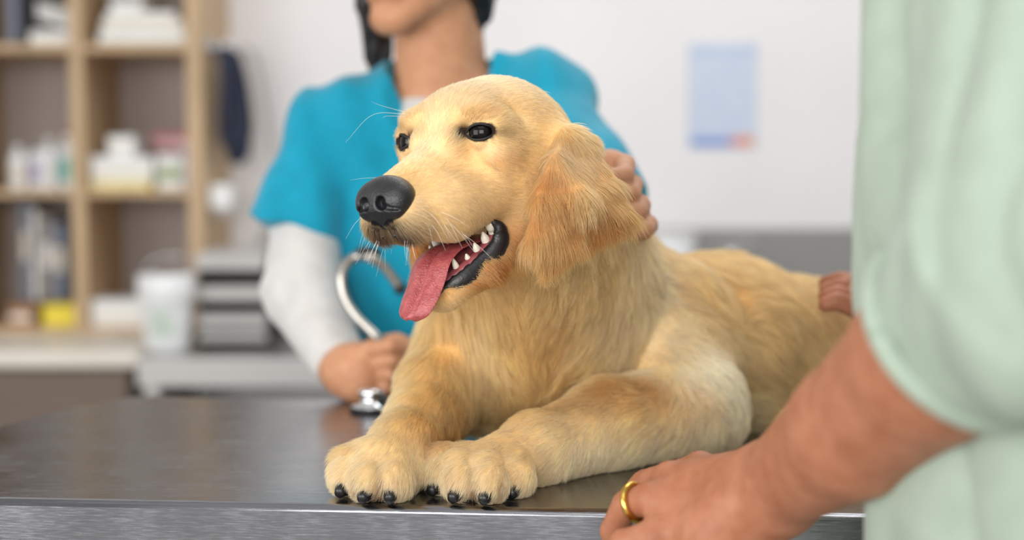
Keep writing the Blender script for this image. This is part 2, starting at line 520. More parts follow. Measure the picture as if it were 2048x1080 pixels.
# top compartment row (row index 1 = board at y 87)
item_box('leaning_folder', 2, 22, 0.30, 1, blue_grey, 'grey blue folder standing at the far left of the upper left compartment', 'folder', 0.2, 0.08, band=(0.55, 0.8, M['white']))
item_box('ring_binder', 33, 50, 0.29, 1, M['dark'], 'dark narrow binder upright in the upper left compartment', 'binder', 0.2, 0.05, band=(0.55, 0.8, grey))
t = thing('paper_pad', 'white pad of paper lying tilted beside the dark binder on the upper shelf', 'paper', (X(100), YF + 0.12, ZS[1]))
pd = box('paper_block', (X(58), YF + 0.03, ZS[1] + 0.001), (X(140), YF + 0.24, ZS[1] + 0.035), M['white'], t, 0.002)
pc = box('cover_sheet', (X(58), YF + 0.028, ZS[1] + 0.0355), (X(136), YF + 0.235, ZS[1] + 0.037), M['plastic'], t, 0)
t = thing('towel_bundle', 'tilted bundle of white folded towels leaning on the paper pad in the upper left compartment', 'towel', (X(100), YF + 0.15, ZS[1]))
for k in range(3):
    o = box('folded_towel', (X(62), YF + 0.07, 0.04 + k * 0.017), (X(140), YF + 0.22, 0.055 + k * 0.017), M['white'], t, 0.006)
    for v in o.data.vertices:
        v.co.z += ZS[1] - (v.co.x - X(62)) * 0.28 + 0.032
t = thing('folded_cloth_stack', 'stack of folded white cloths on the upper right shelf', 'cloth', (X(290), YF + 0.12, ZS[1]))
for k, (a, b, hh) in enumerate(((196, 372, 0.036), (200, 366, 0.03), (206, 350, 0.022))):
    zb = ZS[1] + 0.001 + (0, 0.0365, 0.067)[k]
    box('folded_cloth', (X(a), YF + 0.02 + 0.01 * k, zb), (X(b), YF + 0.25, zb + hh), cream if k % 2 else M['white'], t, 0.012)
item_box('white_box', 214, 276, 0.085, 1, M['white'], 'small white box on top of the folded cloth stack', 'box', 0.12, 0.06, zbase=ZS[1] + 0.0895, lid=M['plastic'], band=(0.3, 0.6, grey))
# middle row (row 2 = board at y 380)
bottle('bottle', 14, 34, px_h(290, 378), 2, M['plastic'], M['white'], 'white bottle at the far left of the middle shelf', band=cream)
bottle('bottle', 53, 32, px_h(282, 378), 2, M['plastic'], grey, 'white bottle with a grey cap, second from the left on the middle shelf', band=lilac)
bottle('bottle', 99, 34, px_h(250, 378), 2, M['plastic'], red, 'tall white bottle with a crimson cap on the middle shelf', setback=0.17, band=cream)
bottle('bottle', 86, 28, px_h(275, 378), 2, M['plastic'], M['white'], 'slim white bottle in front of the crimson capped bottle', setback=0.03, band=M['white'])
bottle('bottle', 120, 32, px_h(268, 378), 2, M['plastic'], M['white'], 'white bottle with a pale teal label beside the shelf divider', setback=0.04, band=teal)
zz = item_box('yellow_flat_box', 174, 292, px_h(367, 383), 2, yellow, 'flat yellow box at the bottom of the pile on the middle right shelf', 'box', 0.2, 0.03, band=(0.3, 0.7, cream))
zz = item_box('white_carton', 174, 296, px_h(316, 366), 2, M['white'], 'wide white carton lying on the flat yellow box', 'box', 0.19, 0.035, zbase=zz, lid=M['plastic'], band=(0.2, 0.45, cream))
item_box('white_cube_box', 206, 258, px_h(274, 315), 2, M['plastic'], 'small white cube box on top of the wide white carton', 'box', 0.1, 0.05, zbase=zz, lid=M['white'], band=(0.25, 0.6, cream))
zg = item_box('printed_box', 304, 356, px_h(303, 372), 2, M['white'], 'white box with a green print on the middle right shelf', 'box', 0.1, 0.05, band=(0.3, 0.65, green))
za_ = item_box('grey_storage_box', 262, 354, px_h(300, 378), 2, grey, 'grey storage box behind the green printed box', 'box', 0.1, 0.23, lid=grey)
item_box('pink_box', 262, 354, px_h(262, 300), 2, pink, 'pink box on the grey storage box', 'box', 0.1, 0.23, zbase=za_, lid=pink, band=(0.3, 0.6, cream))
item_box('lilac_box', 359, 372, px_h(284, 376), 2, lilac, 'narrow lilac box beside the right end panel of the shelving', 'box', 0.12, 0.05, band=(0.3, 0.6, M['white']))
# bottom row (row 3 = board at y 656)
for k, (a, b, hgt) in enumerate(((-14, 6, 252), (8, 22, 235), (24, 52, 220), (54, 80, 205))):
    item_box('document_holder', a, b, px_h(656 - hgt, 656), 3, (blue_grey, M['white'], grey, blue_grey)[k],
             ('blue grey document holder at the far left of the lowest shelf', 'thin white document holder on the lowest shelf', 'grey document holder on the lowest shelf behind the brown box',
              'blue grey document holder next to the yellow box')[k], 'folder', 0.16, 0.2, band=(0.5, 0.75, (cream, grey, M['white'], cream)[k]), group='document holders on the lowest shelf')
item_box('brown_box', 2, 52, px_h(612, 656), 3, brown, 'brown cardboard box at the left of the lowest shelf', 'box', 0.14, 0.02, lid=brown, band=(0.3, 0.6, cream))
item_box('yellow_box', 72, 140, px_h(612, 656), 3, yellow, 'bright yellow box on the lowest shelf beside the divider', 'box', 0.14, 0.02, lid=yellow)
item_box('white_long_box', 172, 290, px_h(602, 656), 3, M['white'], 'long white box on the lowest right shelf behind the bucket', 'box', 0.15, 0.02, lid=M['plastic'], band=(0.25, 0.5, cream))

# hooks and hanging things on the end panel of the shelving
def hang(label, name, cat, pts, r, mat, extra=None, flat=None):
    t = thing(name, label, cat, pts[0])
    tube('strap', pts, r, mat, t, n=26, sides=8, flat=flat); return t


XS = at(405, 300, YF)[0]
navy = cmat('navy_webbing', (34, 42, 66), 0.7); black = cmat('black_rubber', (30, 30, 34), 0.5)
hk = thing('coat_hook_rail', 'grey hook rail fixed to the shelving end panel', 'hook', (XS, 4.0, at(440, 105, 4.0)[2]))
zz = at(440, 96, 4.0)[2]
box('rail', (XS + 0.0005, YF + 0.03, zz - 0.012), (XS + 0.012, YF + 0.30, zz + 0.02), M['grey_plastic'], hk, 0.003)
for y in (3.91, 4.02, 4.12):
    tube('hook', [(XS + 0.012, y, zz), (XS + 0.05, y, zz - 0.006), (XS + 0.062, y, zz + 0.016)], 0.005, M['chrome'], hk, n=10)
for k, (y, ln, w, m, lb) in enumerate(((3.91, 0.25, 0.018, navy, 'navy blue dog lead looped on the front hook'), (4.02, 0.29, 0.024, navy, 'navy harness strap hanging on the middle hook'), (4.12, 0.24, 0.012, black, 'black cord loop hanging on the rear hook'))):
    x = XS + 0.045; z = zz - 0.004
    hang(lb, 'dog_lead', 'lead', [(x, y - 0.004, z), (x + 0.01, y - 0.03, z - ln * 0.4), (x + 0.004, y - 0.02, z - ln), (x + 0.03, y + 0.015, z - ln * 0.95), (x + 0.02, y + 0.02, z - ln * 0.4), (x, y + 0.005, z - 0.002)], w, m, flat=0.55)
cb = hang('long thin grey cord hanging beside the leads down to the counter', 'hanging_cord', 'cord', [(XS + 0.062, 4.11, zz + 0.01), (XS + 0.10, 4.12, zz - 0.02), (XS + 0.13, 4.14, zz - 0.2), (XS + 0.15, 4.15, zz - 0.4), (XS + 0.10, 4.15, zz - 0.56)], 0.007, M['grey_plastic'])
t = thing('sanitiser_dispenser', 'small white dispenser mounted low on the shelving end panel', 'dispenser', (XS, 4.0, at(430, 420, 4.0)[2]))
zb = at(430, 418, 4.0)[2]
box('housing', (XS + 0.0005, 3.92, zb), (XS + 0.06, 4.02, zb + 0.07), M['plastic'], t, 0.012)
box('lever', (XS + 0.012, 3.935, zb - 0.016), (XS + 0.05, 4.0, zb - 0.0005), M['grey_plastic'], t, 0.004)

# ------------------------------------------------------------------ counters
zc = at(0, 668, YF)[2] - 0.0005                        # counter height under the shelving
yf_c = 3.50
ct = thing('worktop', 'thick white laminate worktop under the shelving', 'worktop', (-1.2, 3.85, zc))
xe = at(276, 700, yf_c)[0]
box('top_slab', (-2.6, yf_c, at(0, 737, yf_c)[2]), (xe, WY - 0.002, zc), M['laminate'], ct, 0.012)
cab = thing('base_cabinet', 'taupe base cabinet with doors beneath the white worktop', 'cabinet', (-1.4, 3.85, 0))
zk = at(0, 737, yf_c)[2] - 0.001
x0c = at(258, 760, yf_c + 0.02)[0]
box('carcass', (-2.55, yf_c + 0.04, 0.08), (x0c, WY - 0.01, zk), M['taupe'], cab, 0.002)
for k in range(4):
    b_ = x0c - k * 0.4; o = box('door', (b_ - 0.396, yf_c + 0.02, 0.1), (b_ - 0.004, yf_c + 0.039, zk - 0.012), M['taupe'], cab, 0.002)
    box('handle', (b_ - 0.06, yf_c + 0.004, zk - 0.25), (b_ - 0.048, yf_c + 0.0195, zk - 0.12), M['chrome'], o, 0.002)
box('plinth', (-2.55, yf_c + 0.07, 0), (x0c, WY - 0.02, 0.079), M['dark'], cab, 0)
sk = thing('sink_unit', 'stainless steel sink unit with splashback along the back wall', 'sink', (0.4, 3.9, 0))
xl = xe + 0.004; zs = zc - 0.012
yfs = 3.46
for (a, b, c, d, nm) in ((xl, 0.38, yfs, WY - 0.022, 'drainboard'), (0.92, 2.4, yfs, WY - 0.022, 'drainboard'), (0.38, 0.92, yfs, 3.60, 'front_rim'), (0.38, 0.92, 4.08, WY - 0.022, 'tap_ledge')):
    box(nm, (a, c, zs - 0.03), (b, d, zs), M['steel_sink'], sk, 0.004)
box('splashback', (at(545, 500, WY)[0], WY - 0.021, zs - 0.02), (2.4, WY - 0.001, at(0, 456, WY)[2]), M['steel_sink'], sk, 0.003)
box('front_apron', (xl, yfs + 0.005, at(0, 775, yfs)[2]), (2.4, yfs + 0.025, zs - 0.0305), M['steel_sink'], sk, 0.004)
for (lo, hi, nm) in (((0.38, 3.60, 0.56), (0.92, 4.08, 0.575), 'basin_floor'), ((0.37, 3.59, 0.56), (0.38, 4.09, zs - 0.031), 'basin_wall'), ((0.92, 3.59, 0.56), (0.93, 4.09, zs - 0.031), 'basin_wall'),
                     ((0.38, 3.59, 0.576), (0.92, 3.60, zs - 0.031), 'basin_wall'), ((0.38, 4.08, 0.576), (0.92, 4.09, zs - 0.031), 'basin_wall')):
    box(nm, lo, hi, M['steel_sink'], sk, 0.001)
for x in (xl + 0.03, 0.35, 1.2, 2.36):
    for y in (yfs + 0.05, WY - 0.06): box('leg', (x - 0.018, y - 0.018, 0), (x + 0.018, y + 0.018, zs - 0.031), M['steel_sink'], sk, 0.003)
box('undershelf', (xl + 0.02, yfs + 0.05, 0.25), (2.38, WY - 0.05, 0.268), M['steel_sink'], sk, 0.002)
# tap
tx = at(1462, 480, 4.15)[0]
tp = thing('tap', 'chrome tap standing behind the dog at the steel sink', 'tap', (tx, 4.15, zs))
lathe('tap_base', [(0.03, 0), (0.03, 0.012), (0.02, 0.02), (0.017, 0.17), (0.024, 0.175), (0.026, 0.205), (0.02, 0.222), (0.006, 0.227)], (tx, 4.15, zs + 0.0003), M['chrome'], tp)
tube('spout', [(tx, 4.14, zs + 0.1), (tx, 4.09, zs + 0.15), (tx, 4.0, zs + 0.155), (tx, 3.96, zs + 0.12)], 0.011, M['chrome'], tp, n=16)
tube('lever', [(tx, 4.15, zs + 0.225), (tx + 0.02, 4.13, zs + 0.243), (tx + 0.05, 4.09, zs + 0.25)], 0.006, M['chrome'], tp, n=8)
# white towel roll by the wall
rx = at(1335, 490, 4.1)[0]
t = thing('bowl', 'white bowl standing on the sink unit behind the dog', 'bowl', (rx, 4.12, zs))
zt_ = at(0, 468, 4.12)[2] - zs
lathe('bowl_body', [(0.04, 0), (0.045, 0.01), (0.07, zt_ * 0.5), (0.085, zt_), (0.08, zt_), (0.06, zt_ * 0.5), (0.02, 0.02)], (rx, 4.12, zs + 0.0003), M['plastic'], t)
lathe('rim', [(0.0855, zt_ - 0.006), (0.089, zt_ - 0.003), (0.089, zt_ + 0.002), (0.0855, zt_ + 0.003)], (rx, 4.12, zs + 0.0003), M['white'], t)

# bucket with lid on the worktop
yb_ = 3.62; bx = at(333, 600, yb_)[0]; sc_ = yb_ / FPX
t = thing('bucket', 'white plastic bucket with a lid and a printed label on the counter', 'bucket', (bx, yb_, zs))
zb = zs + 0.0005; hb = at(0, 548, yb_)[2] - zb
lathe('pail', [(42 * sc_, 0), (44 * sc_, 0.004), (50 * sc_, hb * 0.72), (50.5 * sc_, hb * 0.8)], (bx, yb_, zb), M['plastic'], t)
lathe('lid', [(55 * sc_, hb * 0.66), (57 * sc_, hb * 0.68), (57 * sc_, hb * 0.97), (54 * sc_, hb), (10 * sc_, hb * 0.985)], (bx, yb_, zb), M['plastic'], t)
# curved label
vs, fs = [], []
for k in range(13):
    a = -math.pi / 2 - 0.6 + 1.2 * k / 12
    for zf in (0.2, 0.58):
        r = (44 + 6 * zf / 0.72) * sc_ + 0.0016; vs.append((bx + r * math.cos(a), yb_ + r * math.sin(a), zb + hb * zf))
for k in range(12): fs.append((2 * k, 2 * k + 2, 2 * k + 3, 2 * k + 1))
mesh_obj('label_sticker', vs, fs, material('sticker_print', (222, 224, 226), 0.5, noise=0.3, scale=30, col2=(176, 196, 176)), t)
tube('bail_handle', [(bx - 56 * sc_, yb_, zb + hb * 0.9), (bx - 40 * sc_, yb_ + 0.06, zb + hb + 0.03), (bx, yb_ + 0.075, zb + hb + 0.04), (bx + 40 * sc_, yb_ + 0.06, zb + hb + 0.03), (bx + 56 * sc_, yb_, zb + hb * 0.9)], 0.0025, M['chrome'], t, n=24)

# tray rack
yt = 3.66
t = thing('letter_tray_rack', 'stack of pale grey plastic trays with dark open slots on the sink unit', 'tray', (at(455, 600, yt)[0], yt + 0.12, zs))
xa, xb = at(394, 600, yt)[0], at(532, 600, yt)[0]
levels = [(682, 664), (654, 628), (602, 572), (541, 506)]
for k, (y1, y0) in enumerate(levels):
    za, zb2 = at(0, y1, yt)[2], at(0, y0, yt)[2]
    za = max(za, zs + 0.001)
    box('tray_front', (xa, yt, za), (xb, yt + 0.012, zb2), M['grey_plastic'], t, 0.004)
    box('tray_floor', (xa + 0.003, yt + 0.0125, za), (xb - 0.003, yt + 0.27, za + 0.004), M['grey_plastic'], t, 0.001)
ztop = at(0, 506, yt)[2]
box('top_cover', (xa, yt + 0.0125, ztop - 0.006), (xb, yt + 0.28, ztop), M['grey_plastic'], t, 0.002)
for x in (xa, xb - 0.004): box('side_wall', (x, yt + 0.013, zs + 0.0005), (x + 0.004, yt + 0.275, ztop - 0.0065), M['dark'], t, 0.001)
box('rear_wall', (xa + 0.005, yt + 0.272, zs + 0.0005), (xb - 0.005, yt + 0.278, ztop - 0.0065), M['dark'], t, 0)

# poster
pm = bpy.data.materials.new('calendar_print'); pm.use_nodes = True
N, L = pm.node_tree.nodes, pm.node_tree.links
tc = N.new('ShaderNodeTexCoord'); bk = N.new('ShaderNodeTexBrick')
bk.offset = 0; bk.inputs['Color1'].default_value = rgba((214, 224, 240)); bk.inputs['Color2'].default_value = rgba((206, 218, 238)); bk.inputs['Mortar'].default_value = rgba((160, 176, 206))
bk.inputs['Scale'].default_value = 18; bk.inputs['Mortar Size'].default_value = 0.03; bk.inputs['Brick Width'].default_value = 0.5; bk.inputs['Row Height'].default_value = 0.5
mp = N.new('ShaderNodeMapping'); mp.inputs['Rotation'].default_value = (math.pi / 2, 0, 0); L.new(tc.outputs['Object'], mp.inputs['Vector']); L.new(mp.outputs['Vector'], bk.inputs['Vector'])
L.new(bk.outputs['Color'], N['Principled BSDF'].inputs['Base Color']); N['Principled BSDF'].inputs['Roughness'].default_value = 0.6
t = thing('wall_calendar', 'pale blue wall calendar with a bright strip along its lower edge', 'calendar', at(1445, 190, WY - 0.004))
rect('sheet', 1376, 86, 1514, 296, WY - 0.004, WY - 0.0005, pm, t, 0)
rect('header_band', 1380, 90, 1510, 108, WY - 0.0052, WY - 0.0042, cmat('pale_blue_print', (196, 212, 236)), t, 0)
rect('colour_strip', 1382, 276, 1460, 292, WY - 0.0052, WY - 0.0042, cmat('blue_print', (120, 150, 214)), t, 0)
rect('colour_strip', 1461, 274, 1478, 292, WY - 0.0052, WY - 0.0042, cmat('rose_print', (216, 130, 150)), t, 0)
rect('colour_strip', 1479, 272, 1506, 292, WY - 0.0052, WY - 0.0042, cmat('orange_print', (236, 160, 120)), t, 0)
# ------------------------------------------------------------------ the dog
def head_frame(psi, th, ro):
    psi, th, ro = map(math.radians, (psi, th, ro))
    F = np.array([-math.sin(psi) * math.cos(th), -math.cos(psi) * math.cos(th), -math.sin(th)])
    Lv = np.array([math.cos(psi), -math.sin(psi), 0]); U = np.cross(F, Lv)
    return F, Lv * math.cos(ro) + U * math.sin(ro), U * math.cos(ro) - Lv * math.sin(ro)


HO = at(895, 274, 1.20); HF, HL, HU = head_frame(42, 2, 4.6)   # between the eyes; forward, dog's left, up
HR = np.array([HF, HL, HU])


def hp(f, l, u): return HO + 0.01 * (HF * f + HL * l + HU * u)


def hR(yaw=0, pitch=0):
    """axes of a head-frame ellipsoid turned by yaw (to the dog's left) and pitch (nose down), rows = axes in the world"""
    y, p = math.radians(yaw), math.radians(pitch)
    f = HF * math.cos(y) + HL * math.sin(y); l = HL * math.cos(y) - HF * math.sin(y)
    f2 = f * math.cos(p) - HU * math.sin(p); u2 = np.cross(f2, l)
    return np.array([f2, l, u2])


def to_head(P): return (P - HO) @ HR.T * 100


FD = Field((-0.20, 1.07, TZ - 0.006), (0.50, 1.80, TZ + 0.425), 0.0025)
cm = 0.01


def hcone(a, b, ra, rb, k=1.0): FD.add(Cone(hp(*a), hp(*b), ra * cm, rb * cm), k * cm)
def hell(c, r, yaw=0, pitch=0, k=1.0): FD.add(Ell(hp(*c), np.array(r) * cm, hR(yaw, pitch)), k * cm)
def wcone(a, b, ra, rb, k=0.02): FD.add(Cone(at(*a), at(*b), ra, rb), k)


# trunk, neck, legs (metres)
wcone((1150, 695, 1.50), (1420, 706, 1.55), 0.098, 0.098, 0.03)
wcone((1420, 706, 1.55), (1640, 725, 1.60), 0.098, 0.088, 0.03)
wcone((1010, 676, 1.395), (1150, 690, 1.49), 0.080, 0.098, 0.03)
FD.add(Cone(hp(-6.5, 0.3, -3.2), at(1085, 640, 1.40), 0.058, 0.088), 0.03)
FD.add(Cone(hp(-8, 0.5, -4), at(1165, 600, 1.46), 0.058, 0.092), 0.03)
FD.add(Ell(at(1320, 680, 1.455), (0.075, 0.05, 0.085)), 0.03)                       # near shoulder
wcone((1330, 730, 1.435), (1385, 800, 1.395), 0.055, 0.050, 0.02)
wcone((1385, 815, 1.39), (1220, 850, 1.315), 0.0465, 0.0385, 0.012)
wcone((1220, 850, 1.315), (1075, 895, 1.245), 0.0385, 0.028, 0.015)
wcone((1075, 895, 1.245), (985, 935, 1.205), 0.028, 0.024, 0.015)
wcone((930, 725, 1.37), (935, 775, 1.39), 0.044, 0.036, 0.02)                        # far shoulder and elbow
wcone((880, 770, 1.335), (848, 838, 1.285), 0.036, 0.0275, 0.015)
wcone((925, 780, 1.38), (848, 838, 1.285), 0.030, 0.0275, 0.012)
wcone((848, 838, 1.285), (812, 892, 1.235), 0.0275, 0.027, 0.012)
wcone((812, 892, 1.235), (775, 928, 1.205), 0.027, 0.027, 0.012)
FD.add(Ell(at(1640, 770, 1.535), (0.085, 0.05, 0.075)), 0.03)                        # haunch
wcone((1690, 838, 1.51), (1590, 858, 1.48), 0.028, 0.022, 0.02)
wcone((1700, 760, 1.66), (1840, 812, 1.66), 0.03, 0.02, 0.02)
TOES = {}
for paw, toes in (('near', [(886, 956, 1.20), (924, 972, 1.175), (980, 972, 1.17), (1030, 957, 1.19)]),
                  ('far', [(700, 958, 1.195), (740, 972, 1.175), (788, 972, 1.175), (816, 952, 1.20)])):
    root = {'near': (985, 932, 1.215), 'far': (775, 920, 1.212)}[paw]; TOES[paw] = []
    for i, t in enumerate(toes):
        p = at(*t); p[2] = max(p[2], TZ + 0.0175)
        a = at(root[0] + (t[0] - root[0]) * 0.5, root[1], root[2])
        FD.add(Cone(a, p + np.array([0, 0.012, 0.006]), 0.019, 0.0165), 0.006)
        FD.add(Ell(p, (0.0165, 0.0185, 0.017)), 0.004); TOES[paw].append(p)
# skull (centimetres in the head frame)
hell((-5.6, 0, 0.3), (6.0, 5.8, 4.8), k=1.5)
hell((-1.6, 0, 0.9), (3.0, 4.7, 3.1), k=1.5)
for s in (1, -1):
    hell((-0.8, 3.4 * s, 1.35), (2.2, 1.8, 1.3), 16 * s, -10, k=1.0)
    hell((-1.6, 4.75 * s, -1.1), (2.0, 1.6, 1.7), 10 * s, 0, k=1.2)
    hell((-1.0, 5.15 * s, 0.2), (1.6, 1.25, 1.5), 10 * s, 0, k=1.0)
    hell((0.7, 1.5 * s, -0.4), (1.8, 1.3, 1.5), 8 * s, 15, k=1.0)
    hell((-4.2, 4.1 * s, -2.6), (4.0, 2.2, 3.4), 8 * s, 10, k=1.6)
    hcone((-4.6, 3.9 * s, -3.8), (-4.6, 3.4 * s, -7.6), 2.4, 2.2, 1.5)              # jowl behind the mouth corner
    hcone((-0.8, 2.5 * s, -5.0), (3.0, 2.1 * s, -5.9), 2.6, 2.55, 1.2)
    hcone((3.0, 2.1 * s, -5.9), (6.25, 1.4 * s, -6.2), 2.55, 2.05, 1.2)            # flews
hcone((-0.5, 0, -1.4), (7.2, 0, -4.2), 2.2, 1.25, 1.4)                              # bridge of the muzzle
hcone((0, 0, -4.2), (6.4, 0, -5.5), 3.0, 2.0, 1.0)
# lower jaw, hanging open
for s in (1, -1):
    hcone((-5.2, 3.0 * s, -7.6), (-0.6, 2.35 * s, -11.2), 1.9, 1.4, 0.9)
    hcone((-0.6, 2.35 * s, -11.2), (2.3, 1.1 * s, -13.0), 1.4, 1.1, 0.7)
hcone((-6.5, 0, -8.2), (2.3, 0, -13.3), 2.0, 1.05, 0.8)
# mouth cavity and eye sockets
FD.sub(Cone(hp(-1.8, 0, -8.6), hp(3.2, 0, -11.3), 1.55 * cm, 1.1 * cm), 0.4 * cm)
FD.sub(Cone(hp(-1.6, 0, -7.9), hp(5.8, 0, -8.2), 1.3 * cm, 0.7 * cm), 0.4 * cm)
EYE = {}
for s in (1, -1):
    e = hp(0.15, 3.55 * s, -0.05); EYE[s] = e
    e = hp(0.0, 4.05 * s, -0.05); gz = hR(30 * s, -2)
    FD.add(Ell(e, 0.0136), 0.35 * cm)                                                # lids around the eyeball
    FD.sub(Ell(e + gz[0] * 0.0125, np.array([0.95, 1.24, 0.66]) * cm, gz), 0.08 * cm)
# ears: thick leaves made of triangles
EAR = []
def ear(pts, tris, t, k):
    P = [at(*p) if len(p) == 3 else hp(*p[:3]) for p in pts]; EAR.append(np.array(P))
    for a, b, c in tris: FD.add(Tri(P[a], P[b], P[c], t), k)


near_ear = [(1132, 275, 1.205), (1110, 318, 1.172), (1078, 400, 1.150), (1066, 482, 1.150), (1086, 532, 1.160), (1155, 478, 1.168), (1250, 430, 1.188), (1222, 368, 1.196), (1172, 292, 1.214), (1150, 390, 1.160)]
ear(near_ear, [(0, 1, 9), (1, 2, 9), (2, 3, 9), (3, 5, 9), (3, 4, 5), (5, 6, 9), (6, 7, 9), (7, 8, 9), (8, 0, 9)], 0.0045, 0.006)
FD.add(Cone(at(1128, 292, 1.215), at(1155, 300, 1.235), 0.014, 0.012), 0.02)          # ear root
fe = [hp(-6, -5.2, 1.5), hp(-3.5, -6.4, -2), hp(-1.8, -6.9, -7.5), hp(-2.2, -6.9, -11.5), hp(-5, -7.2, -12.0), hp(-9, -7.5, -8), hp(-9, -6.2, -1)]
EAR.append(np.array(fe))
for a, b, c in ((0, 1, 6), (1, 2, 6), (2, 5, 6), (2, 3, 5), (3, 4, 5)): FD.add(Tri(fe[a], fe[b], fe[c], 0.0045), 0.006)
FD.cut((0, 0, TZ + 0.0012), (0, 0, -1))
DV, DQ = FD.mesh(); del FD.D

# ---- coat colour and fur fields, all functions of the position on the body
S2L = lambda *c: lin(*c)
def blob(P, c, r):
    return np.exp(-(((P - np.asarray(c)) / r) ** 2).sum(-1))


def seg_d(P, a, b):
    a, b = np.asarray(a, float), np.asarray(b, float); ab = b - a
    t = np.clip(((P - a) @ ab) / ab.dot(ab), 0, 1); return np.linalg.norm(P - a - t[:, None] * ab, axis=1)


def ear_w(P):
    """how much a point belongs to an ear leaf"""
    h = to_head(P)
    d = np.full(len(P), 1e9)
    for E, tr in ((EAR[0], [(0, 1, 9), (1, 2, 9), (2, 3, 9), (3, 5, 9), (3, 4, 5), (5, 6, 9), (6, 7, 9), (7, 8, 9), (8, 0, 9)]), (EAR[1], [(0, 1, 6), (1, 2, 6), (2, 5, 6), (2, 3, 5), (3, 4, 5)])):
        for a, b, c in tr: d = np.minimum(d, Tri(E[a], E[b], E[c], 0.0).d(P[:, 0], P[:, 1], P[:, 2]))
    return np.clip(1.35 - d / 0.0075, 0, 1)


MOUTH_UP = [(6.5, 1.2, -8.0), (3, 3.4, -7.9), (-0.5, 4.3, -7.2), (-2.6, 4.6, -6.9)]
def mouth_in(h):
    """inside of the mouth: between palate and jaw floor, inboard of the lips"""
    # axis of the gape
    t = np.clip((h[:, 0] + 3.2) / 8.5, 0, 1)
    up = -7.2 - 0.75 * t; lo = -9.3 - 3.2 * t
    w = 3.6 - 1.7 * t
    return (h[:, 0] > -3.0) & (h[:, 2] < up) & (h[:, 2] > lo) & (np.abs(h[:, 1]) < w)


